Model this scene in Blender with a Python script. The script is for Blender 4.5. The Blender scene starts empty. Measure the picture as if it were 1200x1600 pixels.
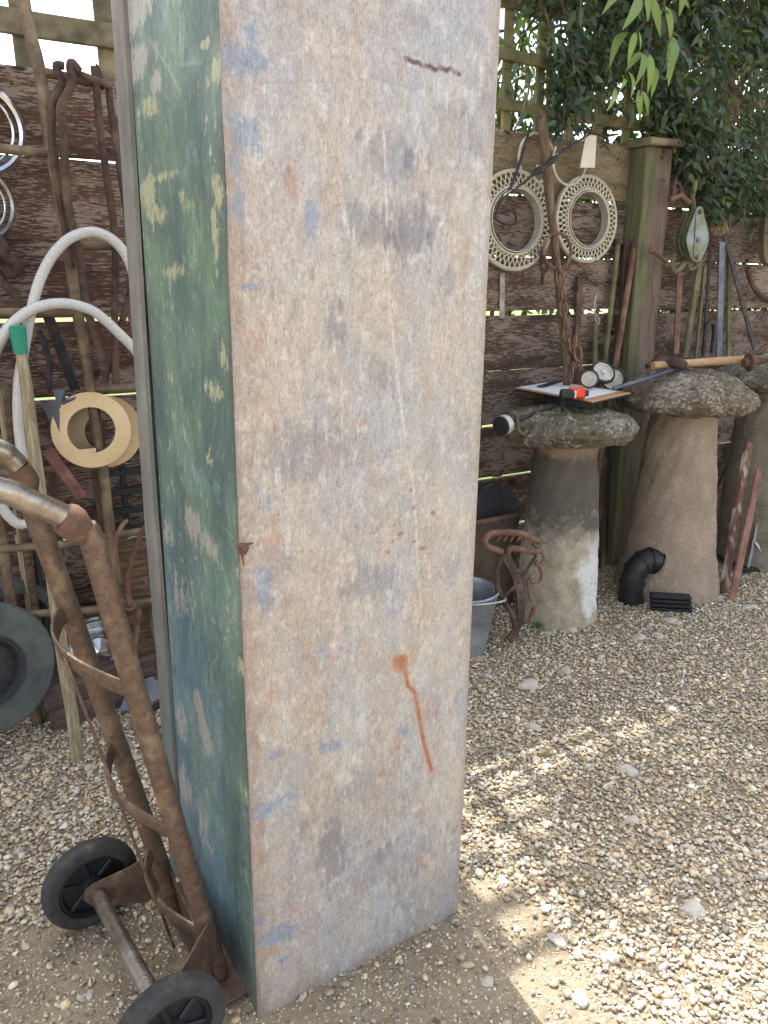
import bpy, bmesh, math, random
import numpy as np
from mathutils import Vector, Matrix, Euler
random.seed(7); rng = np.random.default_rng(7)
sc = bpy.context.scene
col = sc.collection

# ------------------------------------------------------------------ camera, sky, sun, exposure
H = 1.33; PITCH = math.radians(15.9); HEAD = math.radians(30.5)
cam = bpy.data.objects.new('camera', bpy.data.cameras.new('camera')); col.objects.link(cam)
cam.location = (0, 0, H); cam.rotation_euler = (math.pi/2 - PITCH, 0, -HEAD)
cam.data.sensor_fit = 'VERTICAL'; cam.data.sensor_height = 32; cam.data.lens = 24
cam.data.clip_start = .02; cam.data.clip_end = 500
sc.camera = cam
SUN_EL = math.radians(60); SUN_AZ = math.atan2(.11, 1)
w = bpy.data.worlds.new('World'); sc.world = w; w.use_nodes = True
wn = w.node_tree; wn.nodes.clear()
sky = wn.nodes.new('ShaderNodeTexSky'); sky.sky_type = 'NISHITA'; sky.sun_disc = False
sky.sun_elevation = SUN_EL; sky.sun_rotation = SUN_AZ; sky.dust_density = 2.0; sky.ozone_density = .6; sky.air_density = .8
bg = wn.nodes.new('ShaderNodeBackground'); bg.inputs[1].default_value = .15
wo = wn.nodes.new('ShaderNodeOutputWorld')
# broken white cloud over the blue, the same all round
ctc = wn.nodes.new('ShaderNodeTexCoord'); cmp_ = wn.nodes.new('ShaderNodeMapping'); cmp_.inputs['Scale'].default_value = (1, 1, 2.2)
cns = wn.nodes.new('ShaderNodeTexNoise'); cns.inputs['Scale'].default_value = 2.6; cns.inputs['Detail'].default_value = 7
crp = wn.nodes.new('ShaderNodeValToRGB'); crp.color_ramp.elements[0].position = .36; crp.color_ramp.elements[1].position = .58
crp.color_ramp.elements[0].color = (.25, .25, .25, 1); crp.color_ramp.elements[1].color = (.95, .95, .95, 1)
cbw = wn.nodes.new('ShaderNodeRGBToBW'); cmu = wn.nodes.new('ShaderNodeMix'); cmu.data_type = 'RGBA'; cmu.blend_type = 'MULTIPLY'; cmu.inputs[0].default_value = 1; cmu.inputs[7].default_value = (1.30, 1.27, 1.22, 1)
cmx = wn.nodes.new('ShaderNodeMix'); cmx.data_type = 'RGBA'
L_ = wn.links.new; L_(ctc.outputs['Generated'], cmp_.inputs[0]); L_(cmp_.outputs[0], cns.inputs['Vector']); L_(cns.outputs[0], crp.inputs[0])
L_(sky.outputs[0], cbw.inputs[0]); L_(cbw.outputs[0], cmu.inputs[6]); L_(crp.outputs[0], cmx.inputs[0]); L_(sky.outputs[0], cmx.inputs[6]); L_(cmu.outputs[2], cmx.inputs[7])
wn.links.new(cmx.outputs[2], bg.inputs[0]); wn.links.new(bg.outputs[0], wo.inputs[0])
sl = bpy.data.lights.new('sun', 'SUN'); sl.energy = 2.15; sl.angle = math.radians(.53); sl.color = (1, .95, .87)
so = bpy.data.objects.new('sun', sl); col.objects.link(so)
sdir = Vector((math.sin(SUN_AZ)*math.cos(SUN_EL), math.cos(SUN_AZ)*math.cos(SUN_EL), math.sin(SUN_EL)))
so.rotation_euler = sdir.to_track_quat('Z', 'Y').to_euler(); so.location = (0, 6, 8)
sc.view_settings.view_transform = 'Standard'; sc.view_settings.look = 'None'
sc.view_settings.gamma = 1; sc.view_settings.use_curve_mapping = False
sc.view_settings.exposure = 2.15
sc.cycles.max_bounces = 8; sc.cycles.use_denoising = True

# ------------------------------------------------------------------ survey of the yard: sight lines of the photograph to real points
_F = Vector((math.sin(HEAD)*math.cos(PITCH), math.cos(HEAD)*math.cos(PITCH), -math.sin(PITCH)))
_R = Vector((math.cos(HEAD), -math.sin(HEAD), 0)); _U = _R.cross(_F); _C = Vector((0, 0, H))
def ray(x, y): return _F + _R*((x-600)/1200) - _U*((y-800)/1200)
def at(x, y, Y):
    d = ray(x, y); return _C + d*(Y/d.y)
def gz(x, y, z=0.):
    d = ray(x, y); return _C + d*((z-H)/d.z)
FY = 2.65                      # front face of the fence

# ------------------------------------------------------------------ node helper
def S(r, g, b):
    f = lambda c: (c/12.92 if c <= .04045 else ((c+.055)/1.055)**2.4)
    return (f(r/255), f(g/255), f(b/255), 1)
class NT:
    def __init__(s, name, rough=.6, metal=0., spec=.4):
        s.m = bpy.data.materials.new(name); s.m.use_nodes = True; s.t = s.m.node_tree
        s.b = s.t.nodes['Principled BSDF']; s.b.inputs['Roughness'].default_value = rough
        s.b.inputs['Metallic'].default_value = metal; s.b.inputs['Specular IOR Level'].default_value = spec
    def n(s, typ, **kw):
        nd = s.t.nodes.new('ShaderNode'+typ)
        for k, v in kw.items(): setattr(nd, k, v)
        return nd
    def put(s, sock, v):
        if hasattr(v, 'is_output') or isinstance(v, bpy.types.NodeSocket): s.t.links.new(v, sock)
        elif v is not None: sock.default_value = v
    def co(s, kind='Object', scale=(1, 1, 1), rot=(0, 0, 0), rnd=True):
        c = s.n('TexCoord').outputs[kind] if kind != 'Position' else s.n('NewGeometry').outputs['Position']
        mp = s.n('Mapping'); s.put(mp.inputs['Vector'], c); mp.inputs['Scale'].default_value = scale; mp.inputs['Rotation'].default_value = rot
        if rnd:
            oi = s.n('ObjectInfo'); mu = s.n('Math', operation='MULTIPLY'); s.put(mu.inputs[0], oi.outputs['Random']); mu.inputs[1].default_value = 37.
            s.put(mp.inputs['Location'], mu.outputs[0])
        return mp.outputs[0]
    def noise(s, v, scale, detail=5, rough=.6, dist=0.):
        nd = s.n('TexNoise'); s.put(nd.inputs['Vector'], v); nd.inputs['Scale'].default_value = scale
        nd.inputs['Detail'].default_value = detail; nd.inputs['Roughness'].default_value = rough; nd.inputs['Distortion'].default_value = dist
        return nd.outputs[0]
    def vor(s, v, scale, feature='F1', rand=1.):
        nd = s.n('TexVoronoi', feature=feature); s.put(nd.inputs['Vector'], v); nd.inputs['Scale'].default_value = scale
        nd.inputs['Randomness'].default_value = rand
        return nd
    def ramp(s, f, stops):
        nd = s.n('ValToRGB'); s.put(nd.inputs[0], f); e = nd.color_ramp.elements
        while len(e) < len(stops): e.new(.5)
        for el, (p, c) in zip(e, stops):
            el.position = p; el.color = c if isinstance(c, tuple) else (c, c, c, 1)
        return nd.outputs[0]
    def mix(s, f, a, b, blend='MIX'):
        nd = s.n('Mix', data_type='RGBA', blend_type=blend); s.put(nd.inputs[0], f); s.put(nd.inputs[6], a); s.put(nd.inputs[7], b)
        return nd.outputs[2]
    def math(s, op, a, b=None):
        nd = s.n('Math', operation=op); s.put(nd.inputs[0], a); s.put(nd.inputs[1], b); return nd.outputs[0]
    def bump(s, h, strength=.5, dist=.004):
        nd = s.n('Bump'); s.put(nd.inputs['Height'], h); nd.inputs['Strength'].default_value = strength; nd.inputs['Distance'].default_value = dist
        s.put(s.b.inputs['Normal'], nd.outputs[0])
    def color(s, c): s.put(s.b.inputs['Base Color'], c); return s
    def attr(s, name):
        nd = s.n('Attribute'); nd.attribute_name = name; return nd.outputs['Color']
MATS = {}
def worn(name, base, dark, light=None, scale=30, rough=.65, metal=0., bump=.4, stretch=(1, 1, 1), amount=.5, bd=.003, spec=.35, fine=300):
    """painted, rusted or dusty surface: three tones, speckle and pitting"""
    t = NT(name, rough, metal, spec); v = t.co('Object', stretch)
    n1 = t.noise(v, scale, 8, .65); n2 = t.noise(v, scale*.27, 4, .6); n3 = t.noise(v, fine, 3, .7)
    c = t.mix(t.ramp(n1, [(.5-.22, 0.), (.5+.22, 1.)]), dark, base)
    if light: c = t.mix(t.ramp(n2, [(1-amount-.04, 0.), (1-amount+.16, 1.)]), c, light)
    c = t.mix(.35, c, t.ramp(n3, [(.3, .35), (.7, .75)]), 'OVERLAY')
    t.color(c); t.bump(t.math('ADD', n1, t.math('MULTIPLY', n3, .5)), bump, bd)
    t.put(t.b.inputs['Roughness'], t.ramp(n1, [(.25, min(1, rough+.15)), (.75, max(.05, rough-.15))]))
    MATS[name] = t.m; return t.m

# ------------------------------------------------------------------ numpy noise
def vnoise(x, y, seed=0):      # gradient noise, about 0..1
    xi = np.floor(x); yi = np.floor(y); fx = x-xi; fy = y-yi
    ux = fx*fx*fx*(fx*(fx*6-15)+10); uy = fy*fy*fy*(fy*(fy*6-15)+10)
    def g(i, j):
        a = np.sin(i*127.1+j*311.7+seed*74.7)*43758.5453; a = (a-np.floor(a))*6.28318
        return np.cos(a)*(x-i)+np.sin(a)*(y-j)
    return .5+.75*((g(xi, yi)*(1-ux)+g(xi+1, yi)*ux)*(1-uy)+(g(xi, yi+1)*(1-ux)+g(xi+1, yi+1)*ux)*uy)
def fbm(x, y, seed=0, o=5, g=.55):
    s = 0; a = 1; tot = 0
    for k in range(o):
        s = s+a*vnoise(x*2**k, y*2**k, seed+k*13); tot += a; a *= g; x, y = .8*x-.6*y+3.1, .6*x+.8*y+1.7
    return s/tot
def sstep(a, b, x):
    t = np.clip((x-a)/(b-a), 0, 1); return t*t*(3-2*t)

# ------------------------------------------------------------------ mesh helper
W = {}
def link(name, me, parent=None, loc=(0, 0, 0)):
    o = bpy.data.objects.new(name, me); col.objects.link(o)
    if parent is not None: o.parent = parent; W[o.name] = W[parent.name]
    else: o.location = loc; W[o.name] = Vector(loc)
    return o
def tag(o, label, cat, group=None, kind=None):
    if label: o['label'] = label
    if cat: o['category'] = cat
    if group: o['group'] = group
    if kind: o['kind'] = kind
    return o
def thing(name, label, cat, loc, group=None):
    return tag(link(name, None, None, loc), label, cat, group)
def catmull(pts, n=6, closed=False):
    P = [Vector(p) for p in pts]; N = len(P); out = []
    for i in range(N if closed else N-1):
        if closed: a, b, c, d = P[i-1], P[i], P[(i+1) % N], P[(i+2) % N]
        else: a, b, c, d = P[max(i-1, 0)], P[i], P[i+1], P[min(i+2, N-1)]
        for k in range(n):
            t = k/n; out.append(.5*((2*b)+(c-a)*t+(2*a-5*b+4*c-d)*t*t+(3*b-a-3*c+d)*t**3))
    if not closed: out.append(P[-1])
    return out
class MB:
    def __init__(s): s.v = []; s.f = []
    def add(s, vs, fs):
        o = len(s.v); s.v += [tuple(v) for v in vs]; s.f += [tuple(i+o for i in f) for f in fs]; return s
    def rings(s, rr, closed=False, caps=True):
        n = len(rr[0]); m = len(rr); vs = [p for r in rr for p in r]; fs = []
        for i in range(m if closed else m-1):
            j = (i+1) % m
            for k in range(n):
                l = (k+1) % n; fs.append((i*n+k, i*n+l, j*n+l, j*n+k))
        if caps and not closed: fs.append(tuple(range(n-1, -1, -1))); fs.append(tuple((m-1)*n+k for k in range(n)))
        return s.add(vs, fs)
    def tube(s, pts, r, n=10, closed=False, caps=True, flat=None, up0=None, keep=False):
        P = [Vector(p) for p in pts]; m = len(P); rr = []
        rad = r if hasattr(r, '__len__') else [r]*m
        T = []
        for i in range(m):
            a = P[i-1] if (i or closed) else P[0]; b = P[(i+1) % m] if (i < m-1 or closed) else P[-1]
            T.append((b-a).normalized())
        u = Vector(up0) if up0 else (Vector((0, 0, 1)) if abs(T[0].z) < .9 else Vector((1, 0, 0)))
        for i in range(m):
            if keep: u = Vector(up0)
            u = (u-T[i]*u.dot(T[i])); u.normalize(); v = T[i].cross(u)
            if keep: u = Vector(up0)
            if flat: rr.append([P[i]+u*(cu*flat[0]/2)+v*(cv*flat[1]/2) for cu, cv in ((-1, -.7), (-.9, -1), (.9, -1), (1, -.7), (1, .7), (.9, 1), (-.9, 1), (-1, .7))])
            else: rr.append([P[i]+(u*math.cos(2*math.pi*k/n)+v*math.sin(2*math.pi*k/n))*rad[i] for k in range(n)])
        return s.rings(rr, closed, caps)
    def prism(s, p, q, w, t, up=(0, 0, 1), ch=.15, seg=1, wob=0., seed=0):
        """chamfered bar from p to q; w across 'up', t along 'up'"""
        p = Vector(p); q = Vector(q); d = (q-p).normalized(); u = Vector(up); u = (u-d*u.dot(d))
        if u.length < 1e-4: u = Vector((1, 0, 0)); u = u-d*u.dot(d)
        u.normalize(); a = d.cross(u); L = (q-p).length; c = ch*min(w, t, L); rr = []
        def ring(x, k, off=(0, 0)):
            W2 = w/2-k; T2 = t/2-k
            return [p+d*x+a*(i+off[0])+u*(j+off[1]) for i, j in ((-W2, -T2+c), (-W2+c, -T2), (W2-c, -T2), (W2, -T2+c), (W2, T2-c), (W2-c, T2), (-W2+c, T2), (-W2, T2-c))]
        rr.append(ring(0, c*.8)); rg = random.Random(seed)
        for i in range(seg+1): rr.append(ring(c*.8+(L-1.6*c)*i/seg, 0, (rg.uniform(-wob, wob), rg.uniform(-wob, wob))))
        rr.append(ring(L, c*.8)); return s.rings(rr)
    def box(s, lo, hi, ch=.1):
        lo = Vector(lo); hi = Vector(hi); m = (lo+hi)/2; return s.prism((lo.x, m.y, m.z), (hi.x, m.y, m.z), hi.y-lo.y, hi.z-lo.z, (0, 0, 1), ch)
    def lathe(s, prof, o, axis=(0, 0, 1), n=32, wob=None, caps=True, closed=False):
        z = Vector(axis).normalized(); x = Vector((1, 0, 0)) if abs(z.x) < .8 else Vector((0, 1, 0)); x = (x-z*x.dot(z)).normalized(); y = z.cross(x); o = Vector(o); rr = []
        for j, (r, h) in enumerate(prof):
            ring = []
            for k in range(n):
                a = 2*math.pi*k/n; q = r+(wob(a, r, h) if wob else 0)
                ring.append(o+z*h+(x*math.cos(a)+y*math.sin(a))*q)
            rr.append(ring)
        return s.rings(rr, closed, caps)
    def plate(s, outline, o, ax, ay, th):
        o = Vector(o); ax = Vector(ax).normalized(); ay = Vector(ay).normalized(); nz = ax.cross(ay); n = len(outline)
        vs = [o+ax*x+ay*y-nz*th/2 for x, y in outline]+[o+ax*x+ay*y+nz*th/2 for x, y in outline]
        fs = [tuple(range(n-1, -1, -1)), tuple(range(n, 2*n))]+[(i, (i+1) % n, n+(i+1) % n, n+i) for i in range(n)]
        return s.add(vs, fs)
    def build(s, name, mat, parent=None, loc=None, smooth=35):
        o0 = W[parent.name] if parent is not None else Vector(loc if loc is not None else (0, 0, 0))
        me = bpy.data.meshes.new(name); me.from_pydata([(v[0]-o0.x, v[1]-o0.y, v[2]-o0.z) for v in s.v], [], s.f); me.update()
        if smooth:
            for p in me.polygons: p.use_smooth = True
            me.set_sharp_from_angle(angle=math.radians(smooth))
        me.materials.append(mat); return link(name, me, parent, o0 if parent is None else (0, 0, 0))
def ringpts(c, ax, ay, r, n=24, a0=0., a1=2*math.pi, ry=None):
    c = Vector(c); ax = Vector(ax); ay = Vector(ay); ry = ry or r; cl = abs(a1-a0-2*math.pi) < 1e-6
    return [c+ax*r*math.cos(a0+(a1-a0)*i/(n if cl else n-1))+ay*ry*math.sin(a0+(a1-a0)*i/(n if cl else n-1)) for i in range(n)]
def grid_mesh(name, X, Y, Z, mat, parent=None, cols=None, loc=(0, 0, 0), mask=None):
    m, n = X.shape; me = bpy.data.meshes.new(name)
    v = np.stack([X, Y, Z], -1).reshape(-1, 3).astype(np.float32); i = np.arange(m*n).reshape(m, n)
    q = np.stack([i[:-1, :-1], i[:-1, 1:], i[1:, 1:], i[1:, :-1]], -1).reshape(-1, 4).astype(np.int32)
    raw_mesh(me, v, q); me.materials.append(mat)
    if cols is not None:
        a = me.color_attributes.new('col', 'FLOAT_COLOR', 'POINT'); c4 = np.ones((m*n, 4), np.float32); c4[:, :3] = cols.reshape(-1, 3); a.data.foreach_set('color', c4.ravel())
    if mask is not None:
        a = me.color_attributes.new('mask', 'FLOAT_COLOR', 'POINT'); c4 = np.ones((m*n, 4), np.float32); c4[:, :3] = mask.reshape(-1, 3); a.data.foreach_set('color', c4.ravel())
    return link(name, me, parent, loc)
def raw_mesh(me, v, f, smooth=True):
    k = f.shape[1]; me.vertices.add(len(v)); me.vertices.foreach_set('co', v.astype(np.float32).ravel())
    me.loops.add(f.size); me.loops.foreach_set('vertex_index', f.astype(np.int32).ravel())
    me.polygons.add(len(f)); me.polygons.foreach_set('loop_start', np.arange(0, f.size, k, dtype=np.int32))
    me.update(calc_edges=True); me.polygons.foreach_set('use_smooth', np.full(len(f), smooth)); me.update()

# ------------------------------------------------------------------ materials
rust = worn('rust', S(112, 84, 70), S(76, 58, 50), S(132, 106, 88), 40, .75, .1)
rust_dark = worn('rust_dark', S(84, 66, 58), S(56, 45, 42), S(104, 84, 72), 45, .8, .1)
tube_brown = worn('tube_brown', S(118, 98, 84), S(84, 68, 58), S(142, 126, 102), 75, .45, .3, .32, amount=.42)
tube_bare = worn('tube_bare', S(158, 150, 140), S(108, 92, 76), S(178, 174, 168), 40, .30, .85, .25)
iron = worn('iron', S(72, 72, 76), S(46, 44, 46), S(96, 84, 76), 40, .6, .4, .3, amount=.35)
iron_blue = worn('iron_blue', S(92, 102, 118), S(66, 72, 86), S(112, 112, 116), 30, .5, .3, .2)
iron_green = worn('iron_green', S(98, 98, 68), S(72, 70, 54), S(116, 114, 82), 35, .8, 0, .4)
rack_metal = worn('rack_metal', S(118, 102, 86), S(82, 64, 54), S(138, 126, 100), 40, .6, .3, .3)
galv = worn('galv', S(150, 156, 162), S(118, 124, 130), S(176, 180, 182), 25, .45, .6, .2)
galv_dull = worn('galv_dull', S(148, 148, 142), S(108, 108, 104), S(176, 172, 162), 60, .6, .25, .5)
black_plastic = worn('black_plastic', S(40, 42, 46), S(28, 29, 32), S(62, 62, 62), 25, .45, 0, .15, amount=.35)
rubber = worn('rubber', S(66, 66, 66), S(46, 46, 47), S(120, 112, 98), 45, .8, 0, .5, amount=.36)
rubber_grey = worn('rubber_grey', S(84, 90, 90), S(64, 70, 70), S(98, 104, 94), 22, .8, 0, .3)
chrome = worn('chrome', S(205, 208, 212), S(176, 178, 182), None, 12, .16, 1., .03)
cream_metal = worn('cream_metal', S(198, 196, 178), S(158, 152, 132), S(176, 172, 148), 40, .5, .1, .25)
white_metal = worn('white_metal', S(200, 200, 192), S(158, 152, 140), None, 40, .45, .3, .2)
tan_ring = worn('tan_ring', S(206, 180, 142), S(190, 162, 122), S(214, 192, 156), 14, .6, 0, .1)
film = worn('film', S(84, 90, 100), S(58, 62, 70), None, 10, .35, .2, .1)
pole_wood = worn('pole_wood', S(150, 138, 112), S(112, 100, 78), S(168, 158, 134), 30, .8, 0, .5, (14, 14, 1.))
handle_wood = worn('handle_wood', S(176, 146, 108), S(142, 112, 78), S(190, 162, 124), 30, .6, 0, .3, (1, 14, 14))
sleeper = worn('sleeper', S(92, 78, 72), S(62, 54, 52), S(108, 92, 82), 25, .85, 0, .5, (1, 8, 8))
old_wood = worn('old_wood', S(104, 84, 66), S(66, 52, 44), S(126, 108, 86), 30, .9, 0, .6, (1, 10, 10))
green_plastic = worn('green_plastic', S(38, 140, 112), S(30, 112, 90), None, 20, .5, 0, .1)
paper = worn('paper', S(226, 228, 232), S(214, 216, 222), None, 8, .7, 0, .05)
card = worn('card', S(186, 150, 112), S(164, 130, 94), None, 20, .8, 0, .1)
orange = worn('orange', S(232, 78, 48), S(214, 64, 38), None, 12, .4, 0, .05)
stick = worn('stick', S(104, 88, 72), S(72, 60, 50), S(122, 108, 88), 40, .85, 0, .6, (4, 4, 1))
rope = worn('rope', S(166, 146, 116), S(120, 102, 78), None, 80, .9, 0, .5)
terracotta = worn('terracotta', S(98, 84, 70), S(70, 60, 52), S(116, 98, 78), 14, .85, 0, .3)
enamel = worn('enamel', S(190, 206, 200), S(90, 112, 112), None, 12, .3, 0, .1)
pulley_paint = worn('pulley_paint', S(122, 132, 112), S(96, 98, 76), S(132, 146, 150), 45, .65, .1, .5)
white_flake = worn('white_flake', S(116, 88, 76), S(84, 60, 52), S(204, 194, 180), 60, .75, .1, .5, (1, 1, .5), .5)
red_iron = worn('red_iron', S(124, 86, 78), S(92, 62, 56), S(142, 106, 94), 30, .75, .1, .3)
flint = worn('flint', S(190, 186, 176), S(158, 152, 140), None, 30, .6, 0, .3)
weed = worn('weed', S(96, 140, 60), S(70, 110, 44), None, 20, .5, 0, .1)

def hose_mat():
    t = NT('hose', .4, 0, .5); v = t.n('TexCoord').outputs['UV']
    c = t.n('TexChecker'); p = t.co('Object', (1, 1, 1), rnd=False)
    nd = t.vor(p, 420); nz = t.noise(p, 8, 4)
    cc = t.mix(t.ramp(nd.outputs['Distance'], [(.35, 0.), (.6, 1.)]), S(206, 207, 206), S(172, 172, 170))
    cc = t.mix(t.ramp(nz, [(.5, 0.), (.75, .4)]), cc, S(168, 162, 138)); t.color(cc); return t.m
hose_m = hose_mat()

def plank_mat(nm, ca, cb):
    """dark red-brown stain weathered off along the grain, pale bare wood and dirt showing through"""
    t = NT(nm, .8, 0, .25)
    g = t.co('Object', (1.1, 1, 11)); f = t.co('Object', (3.2, 1, 26)); b = t.co('Object', (1.2, 1, 2.2))
    ng = t.noise(g, 3.2, 8, .62, .3); nf = t.noise(f, 9, 6, .7, .2); nb = t.noise(b, 2.3, 4, .55)
    base = t.mix(t.ramp(ng, [(.32, 0.), (.68, 1.)]), ca, cb)
    base = t.mix(t.ramp(nb, [(.55, 0.), (.75, .7)]), base, S(104, 92, 70))
    fl = t.math('ADD', t.math('MULTIPLY', nf, .72), t.math('MULTIPLY', t.noise(t.co('Object', (1.5, 1, 5)), 2.6, 5, .6), .45))
    base = t.mix(t.ramp(fl, [(.580, 0.), (.615, .85)]), base, S(166, 150, 136))
    vg = t.noise(f, 30, 3, .7); base = t.mix(.5, base, t.ramp(vg, [(.3, .28), (.7, .72)]), 'OVERLAY')
    kv = t.vor(t.co('Object', (1.6, .2, 3.2)), 1.7); base = t.mix(t.ramp(t.math('ADD', kv.outputs['Distance'], t.math('MULTIPLY', nf, .05)), [(.075, .9), (.12, 0.)]), base, S(44, 32, 28))
    oi = t.n('ObjectInfo'); base = t.mix(.55, base, t.ramp(oi.outputs['Random'], [(0., .26), (1., .50)]), 'OVERLAY')
    t.color(base); t.bump(t.math('ADD', t.math('MULTIPLY', ng, .8), nf), 1., .010); return t.m
plank_m = plank_mat('plank_paint', S(64, 48, 44), S(112, 80, 68)); plank_grey = plank_mat('plank_worn', S(66, 55, 48), S(108, 88, 74))
def top_plank_mat():
    t = NT('plank_bare', .85, 0, .2)
    g = t.co('Object', (1.1, 1, 11)); f = t.co('Object', (5, 1, 60))
    ng = t.noise(g, 3, 8, .62, .3); nf = t.noise(f, 9, 6, .7)
    base = t.mix(t.ramp(ng, [(.3, 0.), (.7, 1.)]), S(74, 62, 48), S(128, 114, 88))
    base = t.mix(t.ramp(nf, [(.48, 0.), (.58, .75)]), base, S(156, 146, 122))
    t.color(base); t.bump(t.math('ADD', ng, nf), .75, .006); return t.m
top_plank_m = top_plank_mat()
trellis_m = worn('trellis_wood', S(112, 104, 86), S(74, 68, 54), S(130, 124, 96), 24, .88, 0, .6, (1, 1, 1))
trellis_green_m = worn('trellis_green', S(112, 110, 80), S(80, 80, 60), S(136, 130, 92), 24, .88, 0, .5)
def post_mat():
    t = NT('post_algae', .85, 0, .2); v = t.co('Object', (9, 9, 1), rnd=False); n = t.noise(v, 4, 7, .6, .2); n2 = t.noise(t.co('Object', rnd=False), 3, 5)
    fine = t.noise(t.co('Object', (40, 40, 4)), 6, 5, .7)
    gr = t.mix(t.ramp(n, [(.3, 0.), (.7, 1.)]), S(78, 79, 60), S(116, 117, 88))
    br = t.mix(t.ramp(n, [(.3, 0.), (.7, 1.)]), S(82, 72, 66), S(124, 108, 98))
    geo = t.n('NewGeometry'); sx = t.n('SeparateXYZ'); t.put(sx.inputs[0], t.n('TexCoord').outputs['Object'])
    side = t.math('ADD', t.ramp(t.math('MULTIPLY', sx.outputs[0], 1.), [(0., 0.), (.12, .8)]), t.math('MULTIPLY', t.math('SUBTRACT', n2, .5), 2.0))
    c = t.mix(t.ramp(side, [(.35, 0.), (.6, 1.)]), gr, br)
    t.color(t.mix(.4, c, t.ramp(fine, [(.3, .3), (.7, .7)]), 'OVERLAY')); t.bump(t.math('ADD', n, fine), .6, .006); return t.m
post_m = post_mat()

def stone_mat(name, a, b, lich, soot=None, moss=None, sc_=18, lich_th=.6, spots=0.):
    t = NT(name, .9, 0, .2); v = t.co('Object', rnd=True)
    n1 = t.noise(v, sc_, 9, .68); n2 = t.noise(v, 4, 5, .6, .4); n3 = t.noise(v, 70, 6, .7); n4 = t.noise(v, 9, 7, .7, .6)
    c = t.mix(t.ramp(n1, [(.33, 0.), (.67, 1.)]), a, b)
    if moss: c = t.mix(t.ramp(n2, [(.48, 0.), (.66, .85)]), c, moss)
    if soot: c = t.mix(t.ramp(n4, [(.50, 0.), (.64, .8)]), c, soot)
    c = t.mix(t.ramp(t.math('ADD', t.math('MULTIPLY', n3, .6), t.math('MULTIPLY', n4, .4)), [(lich_th-.06, 0.), (lich_th, .85)]), c, lich)
    fine = t.noise(v, 240, 3, .7); c = t.mix(.5, c, t.ramp(fine, [(.3, .25), (.7, .75)]), 'OVERLAY')
    vs = t.vor(v, 55); sp = t.math('MULTIPLY', t.ramp(t.math('ADD', vs.outputs['Distance'], t.math('MULTIPLY', n3, .35)), [(.36, 1.), (.44, 0.)]), t.ramp(n4, [(.42, 0.), (.55, spots)]))
    c = t.mix(sp, c, lich)
    t.color(c); t.bump(t.math('ADD', t.math('ADD', n1, t.math('MULTIPLY', n3, .9)), t.math('MULTIPLY', fine, .4)), 1., .022); return t.m
cap_a = stone_mat('cap_lichen_a', S(104, 98, 84), S(142, 136, 120), S(196, 190, 178), moss=S(102, 102, 66), sc_=26, lich_th=.57, spots=.9)
cap_b = stone_mat('cap_lichen_b', S(108, 98, 84), S(152, 140, 122), S(204, 196, 182), moss=S(120, 104, 80), sc_=30, lich_th=.56, spots=.9)
stem_pink = stone_mat('stem_pink', S(172, 154, 138), S(196, 176, 158), S(206, 192, 176), moss=S(164, 150, 126), sc_=9, lich_th=.6)
stem_grey = stone_mat('stem_grey', S(142, 136, 122), S(170, 164, 148), S(192, 186, 172), moss=S(132, 124, 100), sc_=14, lich_th=.62)
def stem_soot_mat():
    """grey stem: sooty upper part, orange bare stone under the cap, whitewashed patch low on the front"""
    t = NT('stem_sooty', .9, 0, .2); v = t.co('Object', rnd=False)
    n1 = t.noise(v, 16, 9, .68); n4 = t.noise(v, 8, 8, .7, .5); n3 = t.noise(v, 80, 5, .7)
    sx = t.n('SeparateXYZ'); t.put(sx.inputs[0], v); z = sx.outputs[2]; x = sx.outputs[0]; y = sx.outputs[1]
    c = t.mix(t.ramp(n1, [(.33, 0.), (.67, 1.)]), S(144, 136, 118), S(186, 178, 160))
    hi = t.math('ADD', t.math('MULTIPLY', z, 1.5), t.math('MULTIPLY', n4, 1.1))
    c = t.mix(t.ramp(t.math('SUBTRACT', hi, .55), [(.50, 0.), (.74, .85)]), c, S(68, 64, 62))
    tp = t.math('ADD', t.math('MULTIPLY', z, 5), t.math('MULTIPLY', n4, 1.2))
    c = t.mix(t.ramp(t.math('SUBTRACT', tp, 3.5), [(.62, 0.), (.80, .7)]), c, S(156, 134, 110))
    # whitewash: right-hand front, low
    side = t.math('ADD', t.math('MULTIPLY', x, .86), t.math('MULTIPLY', y, -.5))
    m1 = t.ramp(t.math('ADD', side, t.math('MULTIPLY', t.math('SUBTRACT', n4, .5), .22)), [(.045, 0.), (.085, 1.)])
    zb = t.ramp(t.math('ADD', z, t.math('MULTIPLY', t.math('SUBTRACT', n1, .5), .12)), [(.05, 0.), (.075, 1.), (.27, 1.), (.42, 0.)])
    fl = t.ramp(n3, [(.34, 0.), (.46, 1.)])
    c = t.mix(t.math('MULTIPLY', t.math('MULTIPLY', m1, zb), t.math('MULTIPLY', fl, .9)), c, S(214, 216, 214))
    t.color(t.mix(.45, c, t.ramp(t.noise(v, 220, 3, .7), [(.3, .25), (.7, .75)]), 'OVERLAY')); t.bump(t.math('ADD', n1, t.math('MULTIPLY', n3, .8)), .8, .01); return t.m
stem_soot = stem_soot_mat()

def leaf_mat(name, trans=.35):
    t = NT(name, .42, 0, .45); a = t.attr('col'); t.color(a)
    tr = t.n('BsdfTranslucent'); t.put(tr.inputs[0], t.mix(1., a, (1.5, 1.7, .7, 1), 'MULTIPLY'))
    ms = t.n('MixShader'); ms.inputs[0].default_value = trans; t.put(ms.inputs[1], t.b.outputs[0]); t.put(ms.inputs[2], tr.outputs[0])
    t.put(t.t.nodes['Material Output'].inputs['Surface'], ms.outputs[0]); return t.m
leaf_m = leaf_mat('leaf')

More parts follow.
